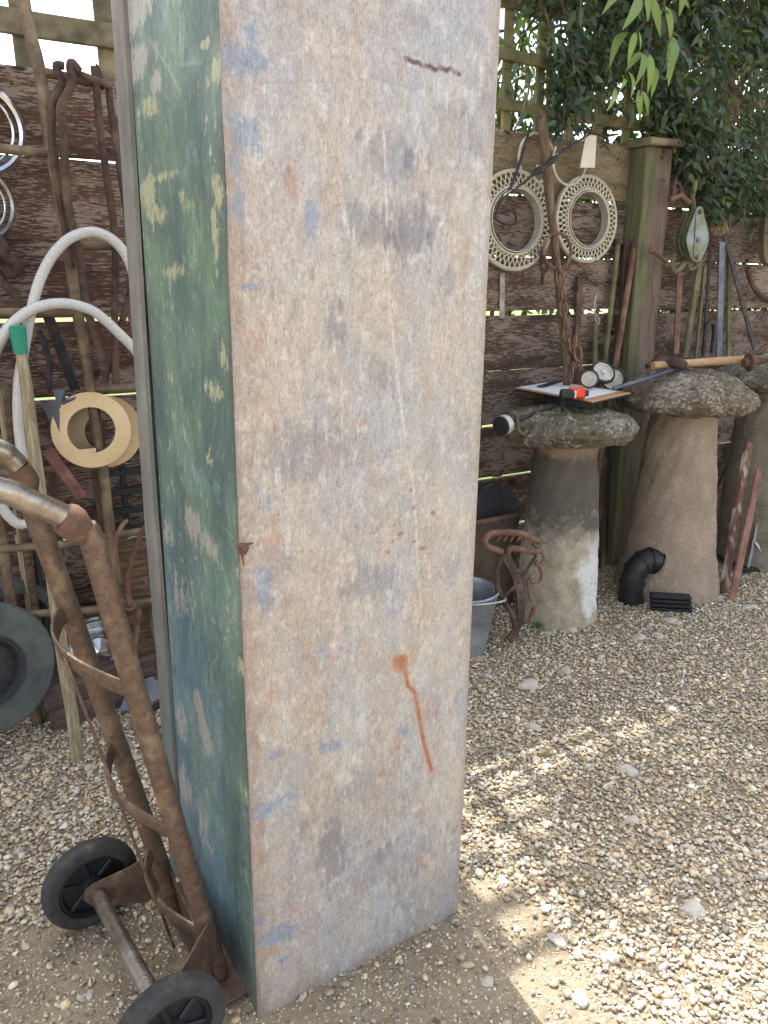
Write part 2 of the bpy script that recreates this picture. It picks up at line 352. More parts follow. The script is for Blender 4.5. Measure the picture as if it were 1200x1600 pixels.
# ------------------------------------------------------------------ ground
def soil_at(X, Y):
    """0 loose gravel .. 1 trodden earth"""
    d = np.minimum(((X-.42)/.62)**2+((Y-.92)/.42)**2, ((X-.02)/.50)**2+((Y-1.18)/.38)**2)
    d = np.minimum(d, ((X-.78)/.25)**2+((Y-.95)/.35)**2*1.1)
    return sstep(1.25, .55, d+(fbm(X*4, Y*4, 3)-.5)*1.2)
def ground_mat():
    t = NT('trodden_earth', .92, 0, .2); p = t.co('Position', rnd=False)
    n1 = t.noise(p, 6, 6, .6); n2 = t.noise(p, 60, 6, .7); n3 = t.noise(p, 400, 3, .7); vo = t.vor(p, 75)
    c = t.mix(t.ramp(n1, [(.3, 0.), (.7, 1.)]), S(126, 112, 92), S(156, 141, 118))
    c = t.mix(t.ramp(n2, [(.45, 0.), (.62, .6)]), c, S(168, 156, 134))
    vc = t.n('SeparateColor'); t.put(vc.inputs[0], vo.outputs['Color'])
    grit = t.math('MULTIPLY', t.ramp(vo.outputs['Distance'], [(.25, 1.), (.42, 0.)]), t.ramp(vc.outputs[0], [(.45, 0.), (.5, 1.)]))
    c = t.mix(t.math('MULTIPLY', grit, .8), c, t.mix(vc.outputs[1], S(122, 112, 100), S(186, 178, 164)))
    c = t.mix(.5, c, t.ramp(n3, [(.3, .25), (.7, .75)]), 'OVERLAY')
    t.color(c); t.bump(t.math('ADD', t.math('ADD', n2, t.math('MULTIPLY', grit, 1.2)), t.math('MULTIPLY', n3, .4)), .8, .006); return t.m
g = MB(); R_ = 120
g.add([(-R_, -R_, 0), (R_, -R_, 0), (R_, R_, 0), (-R_, R_, 0)], [(0, 1, 2, 3)])
tag(g.build('ground', ground_mat(), smooth=0), None, None, kind='structure')
def lawn_mat():
    t = NT('grass_far', .8, 0, .3); p = t.co('Position', rnd=False); n = t.noise(p, 30, 6, .7)
    t.color(t.mix(t.ramp(n, [(.3, 0.), (.7, 1.)]), (.07, .11, .02, 1), (.2, .26, .06, 1))); t.bump(n, 1, .03); return t.m
g = MB(); g.add([(-30, 2.95, .006), (40, 2.95, .006), (40, 60, .006), (-30, 60, .006)], [(0, 1, 2, 3)])
tag(g.build('lawn', lawn_mat(), smooth=0), None, None, kind='structure')

# ------------------------------------------------------------------ gravel (uncountable): rounded pebbles as one mesh
def pebbles(name, P, R, icolevel, mat, seed, lo=.35, hi=.75):
    bm = bmesh.new()
    if icolevel: bmesh.ops.create_icosphere(bm, subdivisions=icolevel, radius=1)
    else: bmesh.ops.create_uvsphere(bm, u_segments=4, v_segments=2, radius=1.12)
    bmesh.ops.triangulate(bm, faces=bm.faces); bm.verts.ensure_lookup_table(); bm.verts.index_update()
    bv = np.array([v.co[:] for v in bm.verts]); bf = np.array([[v.index for v in f.verts] for f in bm.faces]); bm.free()
    r = np.random.default_rng(seed); N = len(P); K = 12
    shapes = []
    for k in range(K):
        ph = r.uniform(0, 6, 9); q = bv.copy()
        d = 1+.16*np.sin(bv[:, 0]*2.3+ph[0])+.14*np.sin(bv[:, 1]*2.7+ph[1])+.1*np.sin(bv[:, 2]*3.3+ph[2])+r.uniform(-.14, .14, len(bv))
        shapes.append(q*d[:, None])
    shapes = np.array(shapes); V = shapes[r.integers(0, K, N)]
    s = np.stack([R*r.uniform(.85, 1.35, N), R*r.uniform(.7, 1., N), R*r.uniform(lo, hi, N)], -1)
    V = V*s[:, None, :]
    a = r.uniform(0, 6.283, N); t1 = r.normal(0, .25, N); t2 = r.normal(0, .25, N)
    def rot(V, ang, i, j):
        c = np.cos(ang)[:, None]; q = np.sin(ang)[:, None]; A = V[:, :, i]*c-V[:, :, j]*q; B = V[:, :, i]*q+V[:, :, j]*c; V[:, :, i] = A; V[:, :, j] = B
    rot(V, t1, 1, 2); rot(V, t2, 0, 2); rot(V, a, 0, 1)
    V = V+P[:, None, :]; nv = len(bv)
    f = (bf[None]+np.arange(N)[:, None, None]*nv).reshape(-1, 3)
    pal = np.array([S(*c)[:3] for c in [(192, 182, 162), (178, 168, 150), (202, 194, 178), (166, 156, 140), (188, 170, 142), (152, 146, 136), (214, 208, 196), (172, 150, 124), (160, 156, 150), (196, 178, 148), (140, 132, 122), (182, 176, 166)]])
    c = pal[r.integers(0, len(pal), N)]*r.uniform(.85, 1.15, N)[:, None]; c = np.clip(c*1.10*np.array([1.02, 1., .95]), 0, .8)
    me = bpy.data.meshes.new(name); raw_mesh(me, V.reshape(-1, 3), f)
    at_ = me.color_attributes.new('col', 'FLOAT_COLOR', 'POINT'); c4 = np.ones((N, nv, 4), np.float32); c4[:, :, :3] = c[:, None, :]; at_.data.foreach_set('color', c4.ravel())
    me.materials.append(mat); return link(name, me)
def pebble_mat():
    t = NT('pebble', .7, 0, .35); a = t.attr('col'); p = t.co('Position', rnd=False)
    n = t.noise(p, 160, 5, .7); n2 = t.noise(p, 5, 4); c = t.mix(.6, a, t.ramp(n, [(.3, .25), (.7, .75)]), 'OVERLAY')
    c = t.mix(t.ramp(n2, [(.5, 0.), (.72, .38)]), c, S(112, 104, 76)); t.color(c); t.bump(n, .3, .003); return t.m
peb_m = pebble_mat()
def scatter(n, x0, x1, y0, y1, seed):
    r = np.random.default_rng(seed); X = r.uniform(x0, x1, n); Y = r.uniform(y0, y1, n)
    d = np.stack([X, Y, np.full(n, -H)], -1); fw = np.array(_F); rt = np.array(_R); up = np.array(_U)
    z = d@fw; px = (d@rt)/np.maximum(z, .05); py = (d@up)/np.maximum(z, .05)
    k = (z > .2) & (np.abs(px) < .62) & (np.abs(py) < .80) & (Y < 2.8)
    so_ = soil_at(X, Y); k &= r.uniform(0, 1, n) > so_*.9
    return X[k], Y[k], np.hypot(X, Y)[k], r
X, Y, D_, r = scatter(215000, -.5, 5.2, .3, 2.8, 11)
R = np.clip(r.lognormal(math.log(.0047), .36, len(X)), .0024, .0125)
P = np.stack([X, Y, R*r.uniform(-.05, .5, len(X))+r.uniform(0, .005, len(X))], -1)
near = D_ < 2.35
a_ = pebbles('gravel', P[near], R[near], 1, peb_m, 21); tag(a_, 'pale mixed pebble gravel covering the near part of the yard', 'gravel', kind='stuff')
b_ = pebbles('gravel', P[~near], R[~near], 0, peb_m, 22); tag(b_, 'pale mixed pebble gravel covering the far part of the yard', 'gravel', kind='stuff')
print('PEBBLES', near.sum(), (~near).sum())
# grit trodden into the earth
X = r.uniform(-.4, 1.5, 22000); Y = r.uniform(.5, 1.6, 22000); R = r.uniform(.001, .0036, 22000)
c_ = pebbles('grit', np.stack([X, Y, R*.1], -1), R, 1, peb_m, 23); tag(c_, 'fine grit trodden into the bare brown earth', 'grit', kind='stuff')
# larger loose flints, one by one
ico = []
for k in range(5):
    bm = bmesh.new(); bmesh.ops.create_icosphere(bm, subdivisions=2, radius=1)
    for v in bm.verts:
        q = v.co.copy(); v.co *= 1+.22*math.sin(q.x*2.6+k*1.7)+.18*math.sin(q.y*3.1+k)+.1*math.sin(q.z*4+k*2.2)
    me = bpy.data.meshes.new('flint_stone'); bm.to_mesh(me); bm.free(); me.materials.append(flint); ico.append(me)
for i, (px, py, s_) in enumerate([(825, 1075, 18), (832, 1137, 13), (765, 1060, 10), (884, 1050, 11), (984, 1205, 17), (985, 1284, 12), (893, 985, 12), (918, 972, 11), (996, 1000, 14), (1030, 995, 11), (1045, 972, 12), (1060, 975, 9), (938, 1030, 9), (1170, 950, 12), (1125, 935, 8), (1045, 1108, 10), (1110, 1100, 8), (1020, 948, 8), (855, 990, 8), (1085, 1425, 20), (905, 1560, 16), (762, 1535, 12), (950, 1500, 16), (870, 1470, 15), (1050, 1570, 14), (205, 1265, 9), (140, 1200, 9), (180, 1235, 9), (75, 1270, 8), (30, 1330, 9), (215, 1185, 9), (40, 1480, 9), (140, 1555, 10)]):
    p = gz(px, py); s_ = s_/1200*(p-_C).dot(_F)
    o = link('flint_stone', ico[i % 5], None, (p.x, p.y, s_*.12)); o.scale = (s_, s_*.75, s_*.42); o.rotation_euler = (0, 0, i*2.4)
    tag(o, 'pale flint stone lying loose on the gravel, larger than the pebbles round it', 'stone', 'larger flints on the gravel')

# ------------------------------------------------------------------ fence: wide horizontal boards, one post, trellis above
PX = 2.83
fence = thing('fence', 'dark red-brown weathered fence of wide horizontal boards behind everything', 'fence', (PX, FY, 0))
def plank(x0, x1, z0, z1, y, t, mat, parent, seed, name='plank', nseg=40):
    rg = np.random.default_rng(seed); ph = rg.uniform(0, 9, 4); b = MB(); rr = []; c = .006
    for i in range(nseg+1):
        x = x0+(x1-x0)*i/nseg; f = lambda k, a: a*(math.sin(x*1.7+ph[k])+.5*math.sin(x*5.3+ph[k]*2)+.25*math.sin(x*17+ph[k]*3))
        lo = z0+f(0, .0025); hi = z1+f(1, .0025); yy = y+f(2, .0025); k = 0 if 0 < i < nseg else .004
        rr.append([Vector((x, yy+a, zz)) for a, zz in ((k, lo+c+k), (c, lo+k), (t-c, lo+k), (t-k, lo+c+k), (t-k, hi-c-k), (t-c, hi-k), (c, hi-k), (k, hi-c-k))])
    return b.rings(rr).build(name, mat, parent)
tops = [1.956-.238*k for k in range(8)]
gapw = [.010, .006, .004, .013, .004, .005, .008, .006]
for k, zt in enumerate(tops):
    zb = max(tops[k]-.238+gapw[min(k+1, 7)], .012)
    m = top_plank_m if k == 0 else plank_grey
    plank(-2.6, 1.28, zb, zt, FY+random.uniform(0, .004), .036, plank_m, fence, k, nseg=60)
    plank(1.285, PX+.02, zb+.002, zt-.003, FY+random.uniform(0, .004), .036, m, fence, k+20)
    plank(PX+.15, 7.2, zb+random.uniform(-.004, .004), zt-.004, FY+random.uniform(0, .006), .036, plank_grey, fence, k+40, nseg=60)
b = MB(); b.prism((PX+.085, FY-.02, -.02), (PX+.085, FY-.02, 1.945), .17, .15, (0, 1, 0), .03, 14, .0025, 3); post_ = b.build('post', post_m, fence)
b = MB(); b.prism((PX-.02, FY-.03, 1.962), (PX+.20, FY-.03, 1.966), .21, .03, (0, 0, 1), .2, 4, .002, 4); b.build('post_cap', trellis_m, post_)
for x in (-1.2, 1.28, 5.2):
    b = MB(); b.prism((x, FY+.09, 0), (x, FY+.09, 1.93), .1, .1, (0, 1, 0), .05); b.build('post', old_wood, fence)
nm = MB(); nm.lathe([(0, -.003), (.0045, -.003), (.0045, .002), (0, .003)], (0, 0, 0), (0, -1, 0), 8, caps=False); n0 = nm.build('nail_head', rust_dark, fence); me_n = n0.data
for k, zt in enumerate(tops[:7]):
    for x_, dz in ((-.075, .05), (-.07, .17), (.235, .06), (.24, .18), (-1.62, .06), (-1.47, .17), (-2.50, .05), (-2.49, .18)):
        o = n0 if (k == 0 and x_ == -.075) else link('nail_head', me_n, fence); o.location = (x_+random.uniform(-.01, .01), -.0035, zt-dz+random.uniform(-.01, .01))
me_n.transform(Matrix.Translation(W['fence']))
# trellis panels
tl = thing('trellis', 'heavy grey weathered square trellis against the sky, left of the tall metal cabinet', 'trellis', (.5, FY+.03, 1.96))
for i, x in enumerate((-1.7, -1.47, -1.24, -1.01, -.78, -.55, -.32, -.09, .14, .365, .60, .83, 1.06)):
    b = MB(); b.prism((x+.01, FY+.040, 1.94), (x, FY+.040, 3.02), .056, .022, (0, 1, 0), .12, 8, .0015, i); b.build('upright', trellis_m, tl)
for i, z in enumerate((2.075, 2.30, 2.525, 2.75, 2.97)):
    b = MB(); b.prism((-1.9, FY+.018, z), (1.2, FY+.018, z-.004), .020, .066, (0, 0, 1), .12, 16, .002, i+9); b.build('rail', trellis_m, tl)
tr_ = thing('trellis', 'greenish square trellis carrying the climbing plant, right of the tall metal cabinet', 'trellis', (3, FY+.03, 1.96))
xs = [1.3+.17*i for i in range(24)]
for i, x in enumerate(xs):
    b = MB(); b.prism((x, FY+.036, 1.945), (x+random.uniform(-.01, .01), FY+.036, 3.0), .04, .018, (0, 1, 0), .12, 8, .002, i+50); b.build('upright', trellis_green_m, tr_)
for i in range(6):
    z = 2.05+.178*i
    b = MB(); b.prism((1.22, FY+.017, z), (5.4, FY+.017, z+random.uniform(-.01, .01)), .018, .042, (0, 0, 1), .12, 20, .002, i+80); b.build('rail', trellis_green_m, tr_)

# ------------------------------------------------------------------ foliage
def leaves(name, P, Dv, L, Wd, cols, mat, parent, seed, fold=.18, droop=.15):
    r = np.random.default_rng(seed); N = len(P); d = Dv/np.linalg.norm(Dv, axis=1)[:, None]
    s = np.cross(d, r.normal(0, 1, (N, 3))); s /= np.linalg.norm(s, axis=1)[:, None]; n = np.cross(s, d)
    n[n[:, 2] < 0] *= -1
    L = L[:, None]; Wd = Wd[:, None]
    v = np.stack([P, P+d*L*.35-s*Wd*.5+n*Wd*fold, P+d*L*.4, P+d*L*.35+s*Wd*.5+n*Wd*fold, P+d*L*.72-s*Wd*.32+n*Wd*fold*.4-np.array([0, 0, 1])*L*droop*.4, P+d*L*.72+s*Wd*.32+n*Wd*fold*.4-np.array([0, 0, 1])*L*droop*.4, P+d*L-np.array([0, 0, 1])*L*droop], 1)
    f = np.array([[0, 2, 1], [0, 3, 2], [1, 2, 4], [2, 3, 5], [2, 6, 4], [2, 5, 6]])
    F_ = (f[None]+np.arange(N)[:, None, None]*7).reshape(-1, 3)
    me = bpy.data.meshes.new(name); o0 = np.array(W[parent.name]); raw_mesh(me, v.reshape(-1, 3)-o0, F_)
    a = me.color_attributes.new('col', 'FLOAT_COLOR', 'POINT'); c4 = np.ones((N, 7, 4), np.float32); c4[:, :, :3] = cols[:, None, :]; a.data.foreach_set('color', c4.ravel())
    me.materials.append(mat); return link(name, me, parent)
def clumps(n, cs, spread, seed):
    r = np.random.default_rng(seed); i = r.integers(0, len(cs), n); c = np.array([x[:3] for x in cs])[i]; s = np.array([x[3] for x in cs])[i]
    return c+r.normal(0, 1, (n, 3))*s[:, None]*np.array(spread), r
# climber: sprawling over the right-hand trellis, thick to the right and spilling over the fence top
cl = thing('climbing_plant', 'dark-leaved climbing plant sprawling over the right trellis and spilling over the fence top', 'climber', (3.4, FY, 0))
rg = random.Random(5); cs = []
for i in range(150):
    x = rg.uniform(2.0, 5.6); dens = min(1, max(.12, (x-1.85)/1.2))
    if rg.random() > dens: continue
    low = 2.0 if x < 2.75 else (1.95 if x < 3.05 else 1.78)
    z = rg.uniform(low, 3.02); cs.append((x, FY-.02+rg.uniform(-.12, .06), z, rg.uniform(.05, .10)))
for px, py, s_ in [(1095, 250, .07), (1130, 270, .06), (1165, 240, .08), (1190, 290, .06), (1150, 300, .05), (1120, 310, .045), (1185, 200, .08), (1100, 190, .07), (1060, 170, .06), (1050, 120, .08), (1120, 60, .1), (1180, 100, .1), (905, 130, .06), (880, 70, .07), (870, 165, .05), (920, 90, .06), (960, 40, .08), (890, 110, .05), (1000, 60, .07), (1085, 225, .05)]:
    p = at(px, py, FY-.12); cs += [(p.x, p.y, p.z, s_)]*3
for i in range(70):  # unseen climber clumps above the view, added to shade the gravel
    cs.append((rg.uniform(1.45, 3.2), FY+rg.uniform(-.12, .12), rg.uniform(2.5, 3.12), rg.uniform(.07, .12)))
P, r = clumps(19000, cs, (1, .7, 1), 31)
shade_cs = [(rg.uniform(1.35, 4.6), FY+rg.uniform(-.12, .15), rg.uniform(2.42, 3.0), rg.uniform(.06, .11)) for i in range(110)]  # denser clumps above the view, put in to deepen the shade below
P2, r2 = clumps(16000, shade_cs, (1, .7, .8), 37); P = np.concatenate([P, P2])
P = P[(P[:, 1] < FY+.25)]; P = P[~((P[:, 0] < 2.28) & (P[:, 2] < 2.42) & (r.random(len(P)) < .82))]; N = len(P)
Dv = r.normal(0, .6, (N, 3))+np.array([0, -.45, -.55]); pal = np.array([(.055, .088, .055), (.072, .11, .062), (.055, .08, .07), (.10, .13, .06), (.08, .075, .07), (.06, .10, .078)])
leaves('foliage', P, Dv, r.uniform(.02, .075, N), r.uniform(.010, .030, N), pal[r.integers(0, 6, N)]*r.uniform(.7, 1.5, N)[:, None], leaf_m, cl, 32)
k = r.random(N) < .02; Nd = k.sum()
leaves('dry_leaves', P[k], r.normal(0, .6, (Nd, 3))+np.array([0, -.3, -.5]), r.uniform(.025, .045, Nd), r.uniform(.006, .012, Nd), np.array([(.28, .22, .13)])*r.uniform(.6, 1.3, Nd)[:, None], leaf_m, cl, 33)
b = MB()
for i in range(34):
    x = rg.uniform(2.05, 4.6); pts = [Vector((x, FY-.02, rg.uniform(1.9, 2.3)))]
    for j in range(6): pts.append(pts[-1]+Vector((rg.uniform(-.12, .14), rg.uniform(-.05, .04), rg.uniform(.02, .2))))
    for p in pts: p.y = min(max(p.y, FY-.16), FY+.1)
    b.tube(catmull(pts, 4), rg.uniform(.002, .006), 5)
p0 = at(1165, 330, FY-.07)
for i in range(9):
    q = at(1130+rg.uniform(-10, 50), 100+rg.uniform(-20, 60), FY-.1); b.tube(catmull([at(1140+rg.uniform(-12, 12), 215+rg.uniform(0, 30), FY-.06), at(1150+rg.uniform(-10, 10), 165, FY-.12), q], 5), .0035, 5)
b.build('stems', stick, cl)
# bright hanging spray of long leaves
sp = thing('leaf_spray', 'spray of long bright green willow-like leaves hanging in front of the trellis', 'foliage', at(1020, -30, 2.42))
b = MB(); st = catmull([at(1022, -60, 2.42), at(1018, 40, 2.40), at(1010, 90, 2.39), at(1000, 150, 2.38)], 6); b.tube(st, .0022, 6)
st2 = catmull([at(1030, -60, 2.44), at(1040, 20, 2.42), at(1045, 60, 2.41)], 6); b.tube(st2, .002, 6); b.build('stem', stick, sp)
lp = [(1000, -5, 975, 42), (1018, -5, 1030, 52), (1040, 10, 1046, 60), (1070, -12, 1062, 22), (980, 50, 955, 102), (993, 50, 982, 98), (998, 50, 999, 78), (1047, 58, 1040, 118), (1052, 58, 1045, 128), (1003, 82, 981, 108), (1005, 83, 993, 130), (1015, 85, 1012, 140), (1025, 105, 1018, 148), (982, 112, 985, 150), (972, 120, 968, 140), (962, 138, 950, 170), (998, 140, 1000, 183), (1003, 142, 1010, 175), (1010, -10, 1012, 30), (1060, -15, 1075, 10), (985, -10, 945, 20)]
for k, (x0, y0, x1, y1) in enumerate(lp):
    p = at(x0, y0, 2.40+rg.uniform(-.02, .02)); q = at(x1, y1, 2.38+rg.uniform(-.04, .03)); ln = (q-p).length; d = (q-p)/ln; ln *= 1.12
    sd = Vector((rg.uniform(.5, 1), rg.uniform(-.9, .2), rg.uniform(-.2, .2))); sd = (sd-d*sd.dot(d)).normalized(); nm = sd.cross(d); nm *= -1 if nm.y > 0 else 1
    b = MB(); vs = []; fs = []; NS = 10
    for i in range(NS+1):
        t = i/NS; wd = ln*.115*(math.sin(math.pi*min(1, t*1.0)**.72))**.9*(1-.25*t)+.0006; c_ = p+d*ln*t+nm*ln*.16*math.sin(math.pi*t)*(1 if k % 3 else .4)
        vs += [c_-sd*wd+nm*wd*.35, c_, c_+sd*wd+nm*wd*.35]
    for i in range(NS): fs += [(3*i, 3*i+1, 3*i+4, 3*i+3), (3*i+1, 3*i+2, 3*i+5, 3*i+4)]
    b.add(vs, fs); o = b.build('leaf', leaf_m, sp, smooth=80); g_ = rg.uniform(.75, 1.35)
    a = o.data.color_attributes.new('col', 'FLOAT_COLOR', 'POINT')
    for i in range(len(vs)): a.data[i].color = (.19*g_*(1.25 if i % 3 == 1 else 1), .31*g_, .09*g_, 1)
# shrub beyond the fence filling the trellis with dark green
sh = thing('shrub', 'large dark shrub growing beyond the fence behind the right trellis', 'shrub', (3.6, 3.35, 0))
cs = []
for i in range(120):
    x = rg.uniform(2.3, 6.2); z = rg.uniform(1.2, 3.3)
    if x < 2.75 and z > 1.95 and rg.random() < .85: continue
    cs.append((x, rg.uniform(3.0, 3.7), z, rg.uniform(.09, .17)))
P, r = clumps(15000, cs, (1, 1, 1), 41); P = P[P[:, 1] > 2.80]; N = len(P); Dv = r.normal(0, .7, (N, 3))+np.array([0, -.2, -.4])
leaves('crown', P, Dv, r.uniform(.05, .09, N), r.uniform(.02, .04, N), np.array([(.035, .06, .028)])*r.uniform(.6, 1.6, N)[:, None], leaf_m, sh, 42)
b = MB()
for i in range(7):
    x = 2.7+i*.45; b.tube(catmull([(x, 3.35, 0), (x+.05, 3.35, 1.), (x+rg.uniform(-.2, .2), 3.35, 1.9), (x+rg.uniform(-.4, .4), 3.3, 2.8)], 5), [.03-.0012*j for j in range(16)], 7)
b.build('trunk', stick, sh)
# willowy shrub seen against the sky between cabinet edge and trellis
ws = thing('shrub', 'loose yellow-green shrub against the sky beyond the fence, just right of the cabinet', 'shrub', (2.2, 3.2, 0))
cs = [(rg.uniform(1.95, 2.75), rg.uniform(3.0, 3.4), rg.uniform(1.8, 3.1), .09) for i in range(26)]
P, r = clumps(1500, cs, (1, 1, 1), 51); P = P[P[:, 1] > 2.80]; N = len(P); Dv = r.normal(0, .35, (N, 3))+np.array([-.2, 0, -.7])
leaves('crown', P, Dv, r.uniform(.05, .085, N), r.uniform(.010, .018, N), np.array([(.11, .15, .03)])*r.uniform(.6, 1.4, N)[:, None], leaf_m, ws, 52)
b = MB()
for i in range(5): b.tube(catmull([(2.2+.05*i, 3.2, 0), (2.2+.08*i, 3.2, 1.2), (2.05+.14*i, 3.2, 2.2), (1.95+.18*i, 3.15, 3.)], 5), [.016-.0008*j for j in range(16)], 6)
b.build('trunk', stick, ws)
# tree beyond the left fence whose crown shades the left half of the yard
te = thing('tree', 'tree beyond the left fence whose crown shades the hand truck', 'tree', (-.2, 4.2, 0))
cs = []
for i in range(150):
    a = rg.uniform(0, 6.28); q = rg.uniform(0, 1)**.5; x = -.6+1.6*q*math.cos(a); y = 4.15+.85*q*math.sin(a); z = 4.3+rg.uniform(-.5, 1.0)*(1.1-q*.6)
    if z < 3.35+ .5*(y-3.4): z = 3.6+.5*(y-3.4)
    cs.append((x, y, z, rg.uniform(.10, .2)))
P, r = clumps(9500, cs, (1, 1, .8), 61); N = len(P); Dv = r.normal(0, .7, (N, 3))+np.array([0, 0, -.4])
leaves('crown', P, Dv, r.uniform(.06, .11, N), r.uniform(.03, .055, N), np.array([(.05, .09, .03)])*r.uniform(.6, 1.5, N)[:, None], leaf_m, te, 62)
b = MB(); b.tube(catmull([(-.2, 4.2, 0), (-.22, 4.2, 1.5), (-.15, 4.2, 3), (-.2, 4.2, 4.2)], 5), [.11-.004*j for j in range(16)], 10)
for i in range(7):
    a = i*.9; b.tube(catmull([(-.17, 4.2, 2.6+.15*i), (-.17+.5*math.cos(a), 4.2+.3*math.sin(a), 3.3+.15*i), (-.17+1.1*math.cos(a), 4.2+.6*math.sin(a), 4.+.1*i)], 5), [.045-.003*j for j in range(11)], 7)
b.build('trunk', stick, te)

# ------------------------------------------------------------------ tall metal cabinet stood on its end
C0 = Vector((.375, 1.106, 0)); BW, BD, BH = .484, .47, 1.95
cab = thing('metal_cabinet', 'tall galvanised metal box standing on end, bare scratched front and flaking green side', 'metal box', C0)
cab.rotation_euler = (0, .0160, .0413); CM = Matrix.Translation(C0) @ Euler((0, .0160, .0413)).to_matrix().to_4x4(); CI = CM.inverted()
def floc(px, py):      # point of the front face under a sight line
    o = CI @ _C; d = CI.to_3x3() @ ray(px, py); t = -o.y/d.y; p = o+d*t; return p.x, p.z
def sloc(px, py):
    o = CI @ _C; d = CI.to_3x3() @ ray(px, py); t = -o.x/d.x; p = o+d*t; return p.y, p.z
def lerp(c, m, t): return c+(np.array(t[:3])-c)*m[..., None]
def line_mask(U, V, pts, wd, loc):
    m = np.zeros_like(U); Q = [loc(*p) for p in pts]
    for (a, b_), (c, d) in zip(Q[:-1], Q[1:]):
        L2 = (c-a)**2+(d-b_)**2; t = np.clip(((U-a)*(c-a)+(V-b_)*(d-b_))/L2, 0, 1)
        m = np.maximum(m, sstep(1., .35, np.hypot(U-a-t*(c-a), V-b_-t*(d-b_))/wd))
    return m
def blob(U, V, px, py, w_, h_, loc, jit, warp=.9):
    a, b_ = loc(px, py); c, _ = loc(px+w_, py); _, d = loc(px, py+h_)
    q = np.hypot((U-a)/max(abs(c-a), 1e-3), (V-b_)/max(abs(d-b_), 1e-3)); return sstep(1.1, .75, q+(jit-.5)*2*warp)
def pot(U, V, lst, loc, jit, warp=.5):      # how likely a flake or stain is here: 1 in its middle, .5 at its edge
    m = np.zeros_like(U)
    for px, py, w_, h_, k in lst:
        a, b_ = loc(px, py); c, _ = loc(px+w_, py); _, d = loc(px, py+h_)
        q = ((U-a)/max(abs(c-a), 1e-3))**2+((V-b_)/max(abs(d-b_), 1e-3))**2; m = np.maximum(m, k*np.exp(-.69*q*(1+warp*(jit-.5)*3)))
    return m
nu, nv = 196, 781; r0 = .008
s_ = np.linspace(0, BW+2*(r0*math.pi/2-r0), nu); v_ = np.linspace(0, BH, nv); SS, VV = np.meshgrid(s_, v_)
a0 = r0*math.pi/2; flat = BW-2*r0
th1 = np.clip(SS/a0, 0, 1)*math.pi/2; th2 = np.clip((SS-a0-flat)/a0, 0, 1)*math.pi/2
SS = SS+0; UU = np.where(SS < a0, r0-r0*np.cos(th1), np.where(SS < a0+flat, r0+SS-a0, BW-r0+r0*np.sin(th2)))
DD = np.where(SS < a0, r0-r0*np.sin(th1), np.where(SS < a0+flat, 0, r0-r0*np.cos(th2)))
UU = UU+.0035*(fbm(VV*3.1, VV*0+.5, 71, 4)-.5)*sstep(.3, 0, UU)+.006*(fbm(VV*4.3, VV*0+3.5, 72, 4)-.5)*sstep(.2, BW, UU); edge = sstep(0, .05, UU)*sstep(BW, BW-.05, UU)
dent = (fbm(UU*7, VV*4, 1, 3)-.5)*.008*edge+(fbm(UU*24, VV*14, 2, 3)-.5)*.0022*edge
for px, py, q, a in [(575, 915, .05, .005), (640, 370, .05, .004), (520, 1330, .05, .005), (650, 890, .04, .004), (690, 1080, .05, .004), (600, 1230, .06, .004), (430, 745, .05, .003), (560, 560, .06, .004)]:
    u, v = floc(px, py); dent += a*np.exp(-((UU-u)**2+((VV-v)*.6)**2)/q**2)*edge
j1 = fbm(UU*55, VV*32, 5, 5, .6); j2 = fbm(UU*16, VV*10, 6, 5); j3 = fbm(UU*120, VV*18, 7, 4); j4 = fbm(UU*6, VV*3.2, 8, 4); j5 = fbm(UU*140, VV*140, 9, 3)
C_ = np.ones(UU.shape+(3,))*np.array(S(176, 170, 162)[:3])
C_ = lerp(C_, sstep(.40, .62, j4)*.7, S(166, 168, 172)); C_ = lerp(C_, sstep(.47, .72, j2)*.45, S(192, 187, 178)); C_ = lerp(C_, sstep(.50, .75, 1-j2)*.45, S(156, 152, 146))
C_ = lerp(C_, sstep(.52, .72, j3)*.35, S(198, 190, 178))
tan_ = sstep(.46, .64, fbm(UU*9, VV*5, 12, 5)+.16*np.exp(-((UU-.09)/.13)**2)-.05*sstep(.25, .5, UU)); C_ = lerp(C_, tan_*.38, S(180, 165, 150))
C_ = lerp(C_, sstep(.56, .70, fbm(UU*14, VV*4, 13, 5)+.02)*.5, S(176, 158, 140))
grb = sstep(.50, .66, fbm(UU*8, VV*5, 14, 5)+.02*sstep(.2, .4, UU)); C_ = lerp(C_, grb*.32, S(148, 153, 164))
sky_top = sstep(1.1, 1.75, VV); C_ = lerp(C_, sky_top*.25*sstep(.4, .6, j1), S(172, 178, 192))  # cool sky light on the upper front, put into the panel colour
C_ = lerp(C_, sstep(.60, .68, j1)*.5, S(206, 200, 190)); C_ = lerp(C_, sstep(.62, .72, 1-j1)*.35, S(132, 124, 118))
for px, py, w_, h_, k in [(640, 368, 26, 40, .5), (525, 505, 12, 32, .55), (575, 912, 38, 22, .45), (520, 1332, 18, 45, .5), (610, 245, 45, 32, .4), (640, 345, 50, 40, .3), (700, 440, 12, 22, .4), (480, 710, 60, 40, .35), (590, 580, 16, 20, .4), (565, 1260, 70, 60, .22), (640, 245, 8, 14, .6), (575, 352, 40, 26, .4), (620, 1345, 60, 30, .3), (760, 200, 26, 60, .3), (700, 210, 30, 50, .25), (430, 880, 30, 24, .3), (600, 1330, 14, 10, .5), (690, 1380, 60, 50, .25)]:
    C_ = lerp(C_, blob(UU, VV, px, py, w_*1.15, h_*1.15, floc, j1*.5+j3*.5, 1.7)*k*.78, S(100, 106, 120))
bl = S(116, 136, 162); BL = []; RS = []; PL = []
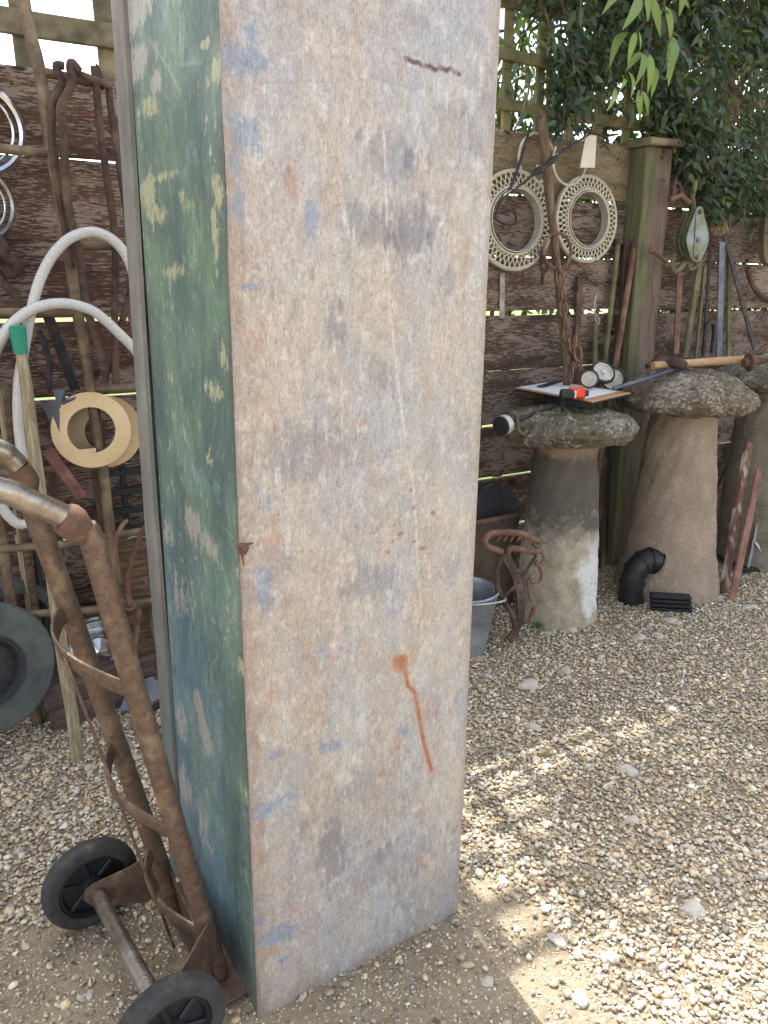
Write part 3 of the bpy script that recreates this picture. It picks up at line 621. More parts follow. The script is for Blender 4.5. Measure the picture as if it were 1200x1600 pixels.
for px, py, w_, h_, k in [(398, 92, 24, 20, .95), (394, 52, 20, 16, .75), (362, 90, 18, 30, .6), (385, 210, 30, 34, .75), (365, 262, 12, 30, .6), (484, 342, 12, 28, .95), (372, 315, 9, 36, .7), (396, 448, 18, 7, .8), (433, 1460, 30, 16, 1.), (405, 1440, 14, 8, .6), (425, 1258, 40, 10, .7), (405, 1275, 20, 8, .6), (408, 900, 14, 22, .6), (412, 932, 16, 22, .6), (395, 945, 8, 8, .5), (402, 765, 8, 8, .6), (420, 785, 12, 12, .5), (520, 1165, 22, 10, .45), (430, 1180, 14, 10, .6), (355, 330, 6, 30, .6), (440, 1500, 10, 6, .6), (408, 1300, 12, 6, .4), (630, 1140, 14, 10, .35)]:
    BL.append((px, py, w_, h_, .55+.45*k))
for px, py, w_, h_, k in [(437, 748, 8, 34, .6), (416, 760, 6, 40, .5), (447, 1130, 8, 60, .5), (566, 1130, 10, 80, .4), (505, 735, 5, 30, .4), (540, 1200, 18, 60, .3), (450, 840, 5, 60, .4)]:
    PL.append((px, py, w_, h_, .5+.4*k))
rs = S(160, 128, 104)
for px, py, w_, h_, k in [(500, 195, 20, 20, .5), (455, 290, 14, 30, .45), (505, 300, 10, 8, .5), (400, 540, 30, 40, .35), (395, 560, 20, 30, .4), (565, 660, 14, 10, .6), (505, 1125, 5, 8, .9), (656, 1342, 7, 5, 1.), (625, 1272, 8, 6, .9), (660, 1120, 16, 14, .35), (620, 1165, 8, 20, .5), (420, 845, 22, 12, .7), (425, 1485, 20, 12, .4), (580, 385, 4, 4, .9), (764, 300, 8, 16, .9), (530, 395, 12, 4, .7), (515, 445, 14, 4, .6), (680, 1120, 10, 8, .4), (545, 1020, 8, 24, .4), (600, 1210, 16, 8, .5), (405, 1330, 12, 60, .4), (570, 830, 40, 10, .3), (500, 1040, 40, 60, .22), (450, 1420, 40, 50, .25)]:
    RS.append((px, py, w_, h_, .42+.5*k))
er = sstep(.035, .004, UU+(j1-.5)*.06)*.8; C_ = lerp(C_, er*.6, S(150, 128, 112)); er = sstep(BW-.02, BW-.002, UU+(j1-.5)*.03)*.6; C_ = lerp(C_, er, S(150, 132, 116))
spk = sstep(.72, .80, j5+.06*tan_)*.5; C_ = lerp(C_, spk, S(156, 116, 88)); C_ = lerp(C_, sstep(.72, .78, 1-j5)*.4, S(94, 86, 82))
C_ = lerp(C_, line_mask(UU, VV, [(600, 205), (603, 300), (609, 480), (626, 630), (645, 760), (657, 900), (661, 1010)], .0028, floc)*sstep(.35, .55, j1)*.65, S(212, 200, 186))
C_ = lerp(C_, line_mask(UU, VV, [(535, 580), (534, 760), (534, 920), (528, 980), (510, 1060)], .0026, floc)*sstep(.38, .55, j1)*.5, S(208, 200, 188))
C_ = lerp(C_, line_mask(UU, VV, [(567, 320), (600, 350), (625, 390), (634, 420)], .002, floc)*.4, S(108, 104, 104))
C_ = lerp(C_, line_mask(UU, VV, [(395, 130), (480, 127), (520, 128)], .002, floc)*.18, S(108, 100, 96)); C_ = lerp(C_, line_mask(UU, VV, [(580, 120), (640, 138), (690, 140)], .002, floc)*.15, S(108, 100, 96))
C_ = lerp(C_, line_mask(UU, VV, [(380, 300), (378, 400), (382, 420)], .0022, floc)*.4, S(108, 100, 96))
rd = S(152, 86, 42); jx = (j1-.5)
wj = .0012*(fbm(VV*160, UU*160, 77, 3)-.5)*2; m = np.maximum(line_mask(UU+wj*2, VV, [(620, 1030), (632, 1042), (637, 1070), (649, 1085), (655, 1120), (663, 1165), (670, 1190), (674, 1204)],   .0064, floc), blob(UU, VV, 626, 1036, 14, 14, floc, j1, .5))
m *= (.6+.4*sstep(.38, .6, j1)); C_ = lerp(C_, np.clip(line_mask(UU+wj*3, VV, [(620, 1030), (632, 1042), (637, 1070), (649, 1085), (655, 1120), (663, 1165), (670, 1190), (674, 1208)], .014, floc)*.34, 0, 1), S(184, 142, 102)); C_ = lerp(C_, m*.9, rd); C_ = lerp(C_, blob(UU, VV, 625, 1030, 40, 18, floc, j2, .8)*.18, S(186, 142, 96)); 
m = line_mask(UU, VV, [(634, 91), (645, 97), (654, 98), (660, 104), (671, 103), (680, 109), (688, 105), (697, 110), (705, 107), (711, 114), (718, 116)], .0036+.003*fbm(UU*40, VV*40, 88, 2), floc)*(.55+.45*sstep(.4, .6, j1)); C_ = lerp(C_, m*.9, S(84, 56, 46))
for px, py in [(580, 830), (560, 832), (632, 830), (640, 838), (622, 825), (660, 850), (640, 760), (600, 858), (684, 795), (638, 796), (576, 840), (607, 842)]:
    C_ = lerp(C_, blob(UU, VV, px+random.uniform(-9, 9), py+random.uniform(-9, 9), random.uniform(2, 5), random.uniform(2, 4), floc, j1, 1.6)*.6, S(124, 88, 70))
C_ = lerp(C_, sstep(.05, .0, VV+(j1-.5)*.05)*.5, S(134, 118, 98))
def zinc_mat(name, rough, metal, layers=()):
    t = NT(name, rough, metal, .4); a = t.attr('col'); mk = t.n('SeparateColor'); t.put(mk.inputs[0], t.attr('mask')); fv = t.co('Object', (1, 1, .5), rnd=False)
    e1 = t.noise(fv, 38, 10, .74, .3); e2 = t.noise(fv, 200, 5, .75); ee = t.math('ADD', t.math('MULTIPLY', e1, 2.3), t.math('MULTIPLY', e2, 1.1))
    for ch_, colr, k_ in layers: a = t.mix(t.math('MULTIPLY', t.ramp(t.math('SUBTRACT', t.math('ADD', mk.outputs[ch_], ee), 1.72), [(.46, 0.), (.54, 1.)]), k_), a, colr)
    v = t.co('Object', (1, 1, .45), rnd=False); v2 = t.co('Object', (1.6, 1, .12), rnd=False)
    n1 = t.noise(v, 260, 6, .72); n2 = t.noise(v2, 300, 4, .7); n3 = t.noise(v, 60, 6, .7, .6); n5 = t.noise(v, 650, 3, .8)
    c = t.mix(.45, a, t.ramp(n1, [(.28, .22), (.72, .78)]), 'OVERLAY'); c = t.mix(.32, c, t.ramp(n2, [(.3, .3), (.7, .7)]), 'OVERLAY'); c = t.mix(.35, c, t.ramp(n3, [(.3, .3), (.7, .7)]), 'OVERLAY')
    c = t.mix(.45, c, t.ramp(n5, [(.3, .25), (.7, .75)]), 'OVERLAY'); t.color(c); t.put(t.b.inputs['Roughness'], t.ramp(n3, [(.3, rough+.15), (.7, rough-.12)])); t.bump(t.math('ADD', n3, t.math('MULTIPLY', n1, .5)), .22, .002); return t.m
grid_mesh('front_panel', UU, DD+dent, VV, zinc_mat('bare_zinc', .5, .12, ((0, bl, .55), (2, S(184, 190, 188), .45), (1, rs, .5))), cab, np.clip(C_*np.array([.90, .915, .935]), 0, 1), mask=np.stack([pot(UU, VV, BL, floc, j2), np.maximum(pot(UU, VV, RS, floc, j2), .34*tan_*sstep(.3, .0, UU)), np.maximum(pot(UU, VV, PL, floc, j3), .30*sstep(.45, .7, j2))], -1))
# left side: flaking green paint
yw = np.linspace(r0, BD-.05, 140); vw = np.linspace(0, BH, 640); YY, ZZ = np.meshgrid(yw, vw); q1 = fbm(YY*30, ZZ*18, 25, 5, .6); q2 = fbm(YY*8, ZZ*4, 26, 5); q3 = fbm(YY*70, ZZ*30, 27, 4); q4 = fbm(YY*5, ZZ*3, 28, 4)
Cs = np.ones(YY.shape+(3,))*np.array(S(104, 124, 114)[:3])
blue_ = sstep(1.15, .45, ZZ+(q4-.5)*.7)*.95; Cs = lerp(Cs, blue_*sstep(.0, .22, YY+(q2-.5)*.3), S(112, 140, 154)); Cs = lerp(Cs, sstep(.48, .62, q2)*.4, S(114, 138, 112)); Cs = lerp(Cs, sstep(.50, .66, 1-q2)*.4, S(94, 120, 124))
Cs = lerp(Cs, sstep(.5, .68, q4)*.35, S(128, 152, 146))
flk = S(172, 172, 140); flg = S(170, 166, 158); SK = []; SG = []; ST = []
for px, py, w_, h_, k, c in [(215, 12, 36, 45, 1., flg), (195, 50, 16, 60, .9, flg), (210, 105, 20, 40, .95, flg), (224, 88, 8, 26, .9, flg), (244, 130, 12, 26, .9, flg), (232, 168, 28, 26, .55, flk), (336, 118, 14, 34, .9, flk), (322, 68, 10, 12, .8, flk), (341, 300, 14, 40, .8, flk), (338, 370, 12, 70, .7, flk), (232, 300, 20, 36, .9, flk), (250, 278, 40, 10, .7, flk), (243, 332, 18, 22, .7, flk), (270, 425, 26, 16, .6, flk), (290, 320, 14, 30, .45, flk), (270, 590, 10, 22, .6, flk), (330, 610, 22, 24, .5, flk), (348, 560, 10, 30, .5, flk), (300, 820, 18, 40, .75, flg), (325, 855, 20, 26, .7, flg), (262, 830, 12, 26, .6, flg), (285, 930, 26, 50, .4, flg), (311, 1105, 10, 30, .9, flg), (322, 1150, 14, 44, .9, flg), (283, 1130, 8, 34, .9, flg), (376, 1040, 10, 20, .6, flk), (290, 1230, 16, 40, .6, flg), (320, 1290, 20, 60, .4, flg), (330, 720, 8, 14, .4, flk), (330, 240, 4, 12, .9, flk), (300, 760, 30, 20, .3, S(120, 158, 168)), (310, 745, 46, 30, .4, S(112, 152, 164)), (360, 790, 20, 30, .3, S(112, 152, 164)), (290, 250, 30, 50, .25, S(104, 146, 156))]:
    (SK if c is flk else SG if c is flg else ST).append((px, py, w_*.9, h_*.9, .36+.5*k))
Cs = lerp(Cs, sstep(.66, .70, q3+.06*sstep(.5, .6, q1))*.5, S(156, 164, 138)); Cs = lerp(Cs, sstep(.68, .74, 1-q3)*.5, S(58, 74, 68))
Cs = lerp(Cs, sstep(.03, .008, YY+(q1-.5)*.04)*.7, S(104, 100, 88)); Cs = lerp(Cs, sstep(.12, .0, ZZ+(q1-.5)*.1)*.5, S(108, 112, 108))
Cs = lerp(Cs, line_mask(YY, ZZ, [(235, 62), (258, 100), (282, 146)], .004, sloc)*.6, S(160, 168, 158)); Cs = lerp(Cs, line_mask(YY, ZZ, [(280, 100), (318, 98)], .004, sloc)*.5, S(150, 160, 150)); Cs = lerp(Cs, line_mask(YY, ZZ, [(380, 1360), (392, 1400), (394, 1440)], .003, sloc)*.6, S(170, 178, 170)); Cs = lerp(Cs, line_mask(YY, ZZ, [(345, 818), (372, 848)], .003, sloc)*.5, S(150, 160, 150))
ed2 = sstep(0, .03, YY)*sstep(BD-.05, BD-.08, YY); XX = -(fbm(YY*6, ZZ*3, 30, 3)-.5)*.010*ed2
grid_mesh('side_panel', XX[:, ::-1], YY[:, ::-1], ZZ[:, ::-1], zinc_mat('flaking_green_paint', .45, .0, ((2, S(120, 154, 162), .45), (0, flk, .85), (1, flg, .8))), cab, np.clip((Cs*(.70+.34*sstep(.3, .7, q2))[..., None])[:, ::-1], 0, 1), mask=np.stack([np.maximum(pot(YY, ZZ, SK, sloc, q2), .31*sstep(.45, .65, q2)), np.maximum(pot(YY, ZZ, SG, sloc, q2), .29*sstep(.4, .6, q4)), pot(YY, ZZ, ST, sloc, q2)], -1)[:, ::-1])
def local(b, name, mat, parent):      # geometry given in the cabinet's own frame
    o0 = W[parent.name]; b.v = [(v[0]+o0.x, v[1]+o0.y, v[2]+o0.z) for v in b.v]; return b.build(name, mat, parent)
b = MB(); rr = []
for i in range(81):
    z = BH*i/80; o = .006*math.sin(z*3.1+.5)+.003*math.sin(z*9)+.0015*math.sin(z*31); y0 = BD-.05+o*.25; x0 = -.010+.003*math.sin(z*4.3)
    rr.append([Vector((x0+a, y0+c, z)) for a, c in ((.008, .004), (.0, .005), (-.003, .009), (-.008, .044), (-.007, .055+o*.6), (.004, .058+o*.6), (.010, .052))])
b.rings(rr); rim_m = worn('rim_paint', S(150, 146, 138), S(104, 102, 96), S(92, 116, 118), 14, .6, .2, .6, (1, 1, .35), .5); rim = local(b, 'rim_flange', rim_m, cab)
b = MB(); b.box((BW-.0015, .0075, 0), (BW, BD-.002, BH)); local(b, 'side_panel', galv_dull, cab)
b = MB(); b.box((.003, .011, .003), (BW-.004, BD-.01, .006)); local(b, 'base_panel', galv_dull, cab)
b = MB(); b.box((.003, .011, BH-.006), (BW-.004, BD-.01, BH-.002)); local(b, 'top_panel', galv_dull, cab)
b = MB(); b.box((.003, BD-.012, .008), (BW-.004, BD-.008, BH-.008)); local(b, 'back_panel', galv_dull, cab)
u, v = floc(377, 857); b = MB()
b.lathe([(.001, -.006), (.008, -.004), (.010, .002), (.006, .007), (.001, .009)], (.002, -.002, v), (-.6, -.7, .2), 10, lambda a, r, h: .002*math.sin(3*a+h*300)); b.tube([(.004, -.003, v), (.0, -.002, v-.012), (.003, -.001, v-.03)], [.003, .002, .0008], 6); b.tube([(.004, -.003, v+.004), (.012, -.003, v+.006), (.02, -.001, v+.006)], [.003, .002, .001], 6); local(b, 'rusty_lug', rust, cab)

# ------------------------------------------------------------------ hand truck
ht = thing('hand_truck', 'brown rusty tubular hand truck with two black wheels against the cabinet side', 'hand truck', (.33, 1.33, 0))
nb = Vector((.338, 1.225, .02)); ntop = Vector((.187, 1.20, .936)); fb = Vector((.312, 1.44, .02)); ftop = Vector((.128, 1.41, .965))
nd_ = (ntop-nb).normalized(); fd = (ftop-fb).normalized()
def on(p, d, z): return p+d*((z-p.z)/d.z)
b = MB(); b.tube(catmull([nb, nb+(ntop-nb)*.4, nb+(ntop-nb)*.85, ntop+Vector((-.004, 0, .03)), at(128, 832, 1.198), at(104, 809, 1.195)], 6), .0188, 16); rail_ = b.build('rail', tube_brown, ht)
b = MB(); b.tube(catmull([at(106, 810, 1.195), at(40, 781, 1.19), at(0, 765, 1.185), (-.06, 1.17, 1.115), (-.16, 1.15, 1.14)], 5), .0188, 16); b.build('handle', tube_bare, rail_)
b = MB(); b.tube([at(99, 806, 1.195), at(103, 808, 1.195), at(112, 816, 1.196), at(122, 826, 1.197), at(126, 830, 1.198)], [.0215, .0245, .026, .0245, .0215], 16); b.v = [tuple(c+random.uniform(-.0012, .0012) for c in v) for v in b.v]; b.build('weld_joint', rust, rail_)
b = MB(); b.tube(catmull([fb, fb+(ftop-fb)*.4, fb+(ftop-fb)*.9, ftop+Vector((-.008, 0, .04)), at(44, 752, 1.405), at(28, 728, 1.40)], 6), .0188, 16); rail_ = b.build('rail', tube_brown, ht)
b = MB(); b.tube(catmull([at(29, 729, 1.40), at(14, 714, 1.40), at(-4, 703, 1.395), (.0, 1.38, 1.12), (-.12, 1.36, 1.15)], 5), .0188, 16); b.build('handle', tube_bare, rail_)
mids = []
for zn, zf, bul in ((.685, .775, .060), (.375, .470, .055), (.118, .195, .050)):
    pn = on(nb, nd_, zn); pf = on(fb, fd, zf); pts = []
    for i in range(25):
        t = i/24; e = math.sin(math.pi*t**.8); pts.append(pf.lerp(pn, t)+Vector((-1, -.12, 0)).normalized()*bul*e)
    mids.append(pts[12]); b = MB(); b.tube(pts, .01, 8, flat=(.034, .006), up0=fd, keep=True); b.build('curved_strap', tube_brown, ht)
b = MB(); d_ = (mids[2]-mids[0]); b.prism(mids[0]+Vector((-.004, -.002, .004)), mids[2]+d_*.22+Vector((.0, 0, -.0)), .016, .006, (1, 0, 0), .2, 8, .001, 5); b.build('back_strip', tube_brown, ht)
wf = Vector((.155, 1.50, .101)); wnr = Vector((.205, 1.095, .101)); ax = (wf-wnr).normalized()
b = MB(); b.tube([wnr, wnr.lerp(wf, .5), wf], .0165, 14); b.build('axle', tube_bare, ht)
for c, sgn in ((wf+ax*.012, 1), (wnr-ax*.012, -1)):
    wh = MB(); wh.lathe([(.072, -.018), (.086, -.021), (.094, -.018), (.099, -.013), (.1012, -.006), (.1014, 0), (.1012, .006), (.099, .013), (.094, .018), (.086, .021), (.072, .018), (.070, 0)], c, ax, 56, caps=False, closed=True)
    ty = wh.build('tyre', rubber, ht)
    rm = MB(); rm.lathe([(.072, -.012), (.073, .012), (.064, .014), (.060, .006), (.060, -.006), (.064, -.014)], c, ax, 40, caps=False, closed=True)
    rm.lathe([(.0, -.022), (.022, -.022), (.024, -.018), (.024, .018), (.022, .022), (.0, .022)], c, ax, 24, caps=False); rm.lathe([(.0, -.003), (.066, -.003), (.066, .003), (.0, .003)], c, ax, 40, caps=False)
    x_ = Vector((0, 0, 1)).cross(ax).normalized(); z_ = ax.cross(x_)
    for k in range(6):
        a = k*math.pi/3+.3; dv = x_*math.cos(a)+z_*math.sin(a); rm.prism(c+dv*.02, c+dv*.065, .012, .022, ax, .2)
    rm.build('rim', black_plastic, ty)
def bracket(c, foot, ext):
    q = MB(); e = (Vector((foot.x, foot.y, 0))-Vector((c.x, c.y, 0))).length; axx = Vector((foot.x-c.x, foot.y-c.y, 0)).normalized(); o = [(-.028, -.004), (-.022, .018), (-.004, .028)]+[(e*.5, .045), (e-.01, .075+ext), (e, -.02), (e*.7, -.055), (.02, -.035), (-.012, -.026)]
    q.plate(o, c, axx, (0, 0, 1), .004); return q
bracket(wf-ax*.028, on(fb, fd, .1)+Vector((0, .014, 0)), .0).build('axle_bracket', tube_brown, ht); bracket(wnr+ax*.028, on(nb, nd_, .1)+Vector((.0, -.018, 0)), .0).build('axle_bracket', tube_brown, ht)
b = MB(); b.prism(Vector((.30, 1.335, .012)), Vector((.372, 1.342, .012)), .36, .005, (0, 0, 1), .2); b.build('toe_plate', tube_brown, ht)
b = MB(); b.prism(nb.lerp(fb, .5)+Vector((-.004, 0, -.004)), nb.lerp(fb, .5)+Vector((-.020, 0, .11)), .25, .004, (1, 0, 0), .2); b.build('foot_plate', tube_brown, ht)

# ------------------------------------------------------------------ left side: pipe rack with hung ironwork
RY = 2.42
rk = thing('pipe_rack', 'upright rusty pipe rack with short rungs left of the cabinet', 'rack', gz(195, 1075))
rp = [at(x, y, RY) for x, y in ((30, -45), (37, 0), (45, 43), (62, 110), (75, 200), (83, 250), (100, 350), (110, 407), (122, 493), (133, 550), (142, 610), (153, 683), (160, 727), (172, 830), (182, 910))]; e = at(190, 980, RY); rp += [e, Vector((e.x+.01, RY, .0))]
b = MB(); b.tube(catmull(rp, 3), .0165, 12); b.build('upright', rack_metal, rk)
b = MB(); b.tube(catmull([at(x, y, RY+.02) for x, y in ((-130, 0), (-90, 240), (-60, 490), (-20, 735), (5, 855), (20, 960))]+[Vector((at(20, 960, RY).x+.03, RY+.02, 0))], 3), .0165, 12); b.build('upright', rack_metal, rk)
for (x0, y0, x1, y1) in ((66, 112, 163, 133), (113, 383, 262, 386), (147, 607, 262, 604), (160, 838, 285, 822), (178, 947, 285, 932)):
    b = MB(); b.tube([at(x0, y0, RY), at((x0+x1)/2, (y0+y1)/2, RY+.003), at(x1, y1, RY)], .0125, 10); b.build('rung', rack_metal, rk)
for (x0, y0, x1, y1) in ((-98, 222, 80, 240), (-62, 487, 121, 489), (-30, 742, 158, 728), (0, 858, 172, 845), (12, 962, 180, 950)):
    b = MB(); b.tube([at(x0, y0, RY), at((x0+x1)/2, (y0+y1)/2, RY-.002), at(x1, y1, RY)], .0125, 10); b.build('rung', rack_metal, rk)
def rod(name, label, pts, r, mat, Y=None, cat='rod', group=None, n=9):
    P = catmull([at(p[0], p[1], p[2] if len(p) > 2 else Y) for p in pts], 4); b = MB(); b.tube(P, r, n); lo = min(P, key=lambda p: p.z)
    return tag(b.build(name, mat, None, lo), label, cat, group)
G = 'rusty rods hung on the pipe rack'
rod('iron_rod', 'brown iron rod hooked over the top rung, leftmost of the four', [(100, 103), (88, 102), (92, 116), (97, 130), (82, 162), (82, 230), (92, 300), (102, 360), (112, 420)], .0105, rust_dark, RY-.035, group=G)
rod('iron_rod', 'thick brown iron rod hooked over the top rung, nearest the rack upright', [(124, 112), (113, 98), (110, 106), (112, 133), (97, 167), (100, 233), (106, 316), (116, 365), (128, 420), (135, 480), (152, 530), (164, 578)], .0115, rust_dark, RY-.06, group=G)
rod('iron_rod', 'straight brown iron rod hooked over the rack, passing through the hose loop', [(160, 132), (148, 103), (150, 130), (158, 215), (172, 310), (180, 385), (179, 490), (181, 600)], .0105, rust_dark, RY-.03, group=G)
rod('iron_rod', 'brown iron rod hanging right beside the cabinet rim', [(170, 126), (172, 160), (182, 230), (196, 320), (204, 385), (204, 450), (190, 505), (172, 560), (163, 600)], .0098, rust_dark, RY-.022, group=G)
rod('iron_rod', 'small hooked rod lying across the top rung', [(120, 114), (138, 121), (155, 127), (175, 135)], .0095, rust_dark, RY-.035, group=G)
tag(MB().prism(at(74, 490, RY+.05), at(118, 610, RY+.1), .030, .006, (0, 1, 0), .2, 6, .001, 1).build('flat_bar', iron, None, at(118, 610, RY+.1)), 'grey flat iron bar with holes hanging behind the rack upright', 'bar')
rod('iron_rod', 'short dark bent rod hanging behind the green sleeved pole', [(60, 515), (70, 540), (78, 570), (74, 610)], .009, iron, RY+.06)
# braided hose: one length in two loops
hp = [(240, 600), (218, 557), (205, 540), (185, 520), (165, 501), (145, 486), (120, 477), (95, 474), (70, 477), (45, 486), (20, 505), (5, 525), (-15, 570), (-30, 650), (-25, 740), (0, 785), (12, 805), (30, 819), (47, 812), (48, 780), (42, 740), (33, 700), (28, 650), (29, 600), (35, 560), (42, 520), (48, 490), (58, 450), (70, 420), (87, 393), (110, 372), (137, 363), (160, 366), (182, 380), (200, 405), (213, 445), (225, 500)]
P = [at(x, y, RY-.075-(.03 if i < 12 else 0)) for i, (x, y) in enumerate(hp)]; b = MB(); b.tube(catmull(P, 4), .0142, 14)
tag(b.build('garden_hose', hose_m, None, P[18]), 'white braided plastic hose looped twice over the pipe rack', 'hose')
# wooden poles
pb = gz(122, 1190); pt = at(27, 512, RY-.12)
wp = thing('wooden_pole', 'long pale wooden pole with a green plastic sleeve at its top', 'pole', pb)
b = MB(); b.tube([pb.lerp(pt, t/8)+Vector((.002*math.sin(t*2), 0, 0)) for t in range(9)], [.0175]*3+[.018]*3+[.017, .016, .013], 12); b.build('shaft', pole_wood, wp)
b = MB(); b.tube([pb.lerp(pt, .945), pb.lerp(pt, .97), pb.lerp(pt, 1.0), pb.lerp(pt, 1.004)], [.0175, .0195, .0215, .018], 14); b.build('sleeve', green_plastic, wp)
for i, (x0, y0, x1, y1, m, r_, lab) in enumerate(((0, 610, 60, 1010, pole_wood, .014, 'grey weathered stake leaning behind the hose, leftmost in the photo'), (30, 835, 62, 1040, pole_wood, .014, 'short greenish stake standing behind the near handle of the hand truck'), (55, 860, 88, 1100, iron, .009, 'thin black iron rod standing right of the greenish stakes'), (12, 610, 20, 720, old_wood, .012, 'short dark stake end beside the leftmost grey stake'))):
    q = at(x1, y1, 2.52); z0 = Vector((q.x+.01, q.y, 0)); b = MB(); b.tube([at(x0, y0, 2.57), q, z0], r_, 9); tag(b.build('stake', m, None, z0), lab, 'stake')
# coil ring
cr = thing('coil', 'tan card ring wound with dark film, hung at the middle of the pipe rack', 'coil', at(145, 725, RY+.02))
cc = at(143, 672, RY-.03); axc = (_C-cc).normalized(); axc = (axc+Vector((.12, 0, -.1))).normalized()
def annulus(c, ax_, r1, r2, th, n=44): return MB().lathe([(r1, -th/2), (r2, -th/2), (r2, th/2), (r1, th/2)], c, ax_, n, caps=False, closed=True)
annulus(cc, axc, .068, .112, .010).build('card_ring', tan_ring, cr); c2 = at(164, 674, RY+.06); annulus(c2, axc, .060, .112, .012).build('card_ring', tan_ring, cr)
b = MB()
for k in range(3): b.lathe([(.108-.01*k, -.075), (.108-.01*k, -.006)], cc, axc, 44, caps=False)
b.build('film_winding', film, cr)
for i, pts in enumerate((((66, 632), (95, 700), (105, 690), (88, 625)), ((82, 608), (102, 606), (103, 628), (92, 640)), ((120, 608), (118, 622), (100, 642), (97, 630)), ((98, 712), (150, 712), (150, 700), (112, 704)))):
    q = [at(x, y, RY-.02-.01*(j % 2)) for j, (x, y) in enumerate(pts)]; b = MB(); nn = (q[1]-q[0]).cross(q[2]-q[0]).normalized()*.0012; b.add(q+[p+nn for p in q], [(0, 1, 2, 3), (7, 6, 5, 4), (0, 4, 5, 1), (1, 5, 6, 2), (2, 6, 7, 3), (3, 7, 4, 0)]); b.build('film_flap', film if i < 3 else tan_ring, cr, smooth=0)
b = MB(); b.prism(at(74, 703, RY-.05), at(128, 778, RY-.05), .032, .005, (0, 1, 0), .2, 5, .0008, 8); tag(b.build('flat_bar', red_iron, None, at(128, 778, RY-.05)), 'short rusty flat bar leaning diagonally on a rung above the hand truck', 'bar')
for x0, y0, x1, y1, lab in ((82, 740, 96, 870, 'rusty bar hanging under the diagonal flat bar'), (147, 735, 164, 845, 'thin dark bar hanging beside the rack upright below the coil'), (112, 775, 135, 830, 'short rusty bar end showing above the weld of the hand truck')):
    b = MB(); b.prism(at(x0, y0, RY+.035), at(x1, y1, RY+.035), .020, .006, (0, 1, 0), .2); tag(b.build('flat_bar', rust_dark, None, at(x1, y1, RY+.03)), lab, 'bar')
# curved tines with eyes hung on the lower rung
for i, (pts, lab) in enumerate((([(186, 940), (178, 905), (177, 870), (183, 840), (192, 820), (200, 813)], 'curved rusty tine with an eye, left of the pair by the cabinet'), ([(202, 943), (200, 905), (207, 872), (216, 845), (228, 822), (240, 811)], 'curved rusty tine with an eye, right of the pair by the cabinet'), ([(236, 905), (234, 880), (238, 860), (244, 845)], 'rusty hook end half hidden by the cabinet rim'))):
    P = [at(x, y, RY-.06) for x, y in pts]; tt = thing('tine', lab, 'hook', P[0], 'curved tines on the lower rung'); b = MB(); b.tube(catmull(P, 4), [.0105-.0002*k for k in range(4*(len(P)-1)+1)], 9, flat=None); b.build('shank', rust, tt); b = MB(); c = P[0]-Vector((0, 0, .005)); b.tube(ringpts(c, (.9, -.4, 0), (0, 0, 1), .015, 14), .0065, 8, closed=True); b.build('eye', rust, tt)
rod('iron_rod', 'rusty bent rod hanging below the lower rung beside the chrome hubcap', [(218, 950), (214, 985), (210, 1030), (216, 1062), (228, 1080)], .0085, rust, RY-.03)
rod('iron_rod', 'mossy yellow-green bent rod half hidden behind the cabinet', [(243, 945), (236, 975), (246, 1010), (247, 1040)], .0075, iron_green, RY+.02)
b = MB(); c = at(216, 868, 2.56); b.lathe([(.001, .0), (.04, .004), (.065, .03), (.072, .055), (.068, .055), (.06, .03), (.035, .010), (.001, .008)], c, (-.2, -1, .25), 28, caps=False); tag(b.build('enamel_bowl', enamel, None, c), 'chipped white enamel bowl behind the curved tines', 'bowl')
# black crate on the ground behind the rack
ct = thing('plastic_crate', 'black slatted plastic crate standing behind the pipe rack', 'crate', (.60, 2.57, .52))
for i in range(5):
    z = .56+.065*i; b = MB(); b.box((.42, 2.545, z), (.74, 2.56, z+.02)); b.build('slat', black_plastic, ct)
for i in range(5):
    x = .43+.072*i; b = MB(); b.box((x, 2.562, .55), (x+.018, 2.576, .85)); b.build('upright', black_plastic, ct)
b = MB(); b.box((.40, 2.46, 0), (.76, 2.60, .545)); tag(b.build('wooden_box', old_wood, None, (.58, 2.53, 0)), 'dark wooden box on the ground under the black crate', 'box')
# hubcaps and hook on the fence at the left edge
for (px, py, r_, lab) in ((-38, 200, .128, 'upper chrome trim ring on the fence cut by the left photo edge'), (-42, 318, .112, 'lower chrome trim ring on the fence cut by the left photo edge')):
    c = at(px, py, FY-.03); hc = thing('trim_ring', lab, 'trim ring', c, 'trim rings on the fence'); b = MB(); b.lathe([(r_*.94, .0), (r_, -.004), (r_, .006), (r_*.93, .016), (r_*.86, .012), (r_*.84, .004)], c, (0, -1, 0), 48, caps=False, closed=True); b.build('rim', chrome, hc); b = MB(); b.tube(ringpts(c+Vector((0, -.006, 0)), (1, 0, 0), (0, 0, 1), r_*.74, 40), .004, 7, closed=True); b.build('inner_ring', chrome, hc)
rod('iron_hook', 'dark iron bracket hook on the fence at the left photo edge', [(-40, 330), (0, 378), (10, 400), (25, 410), (28, 420), (18, 428), (8, 418)], .016, rust_dark, FY-.05, 'hook')
rod('iron_rod', 'dark iron rod on the fence running down from the left photo edge', [(-30, 395), (0, 432), (20, 460), (35, 480)], .012, rust_dark, FY-.03)
b = MB()
for i in range(26): b.tube([at(20+random.uniform(-14, 14), 484, FY-.06), at(22+random.uniform(-20, 22), 470+random.uniform(-4, 4), FY-.06)], .0012, 4)
b.prism(at(-10, 489, FY-.06), at(50, 491, FY-.06), .03, .02, (0, 0, 1), .2); tag(b.build('brush_head', old_wood, None, at(20, 490, FY-.06)), 'old brush head with worn bristles resting above the hose loop', 'brush')
b = MB()
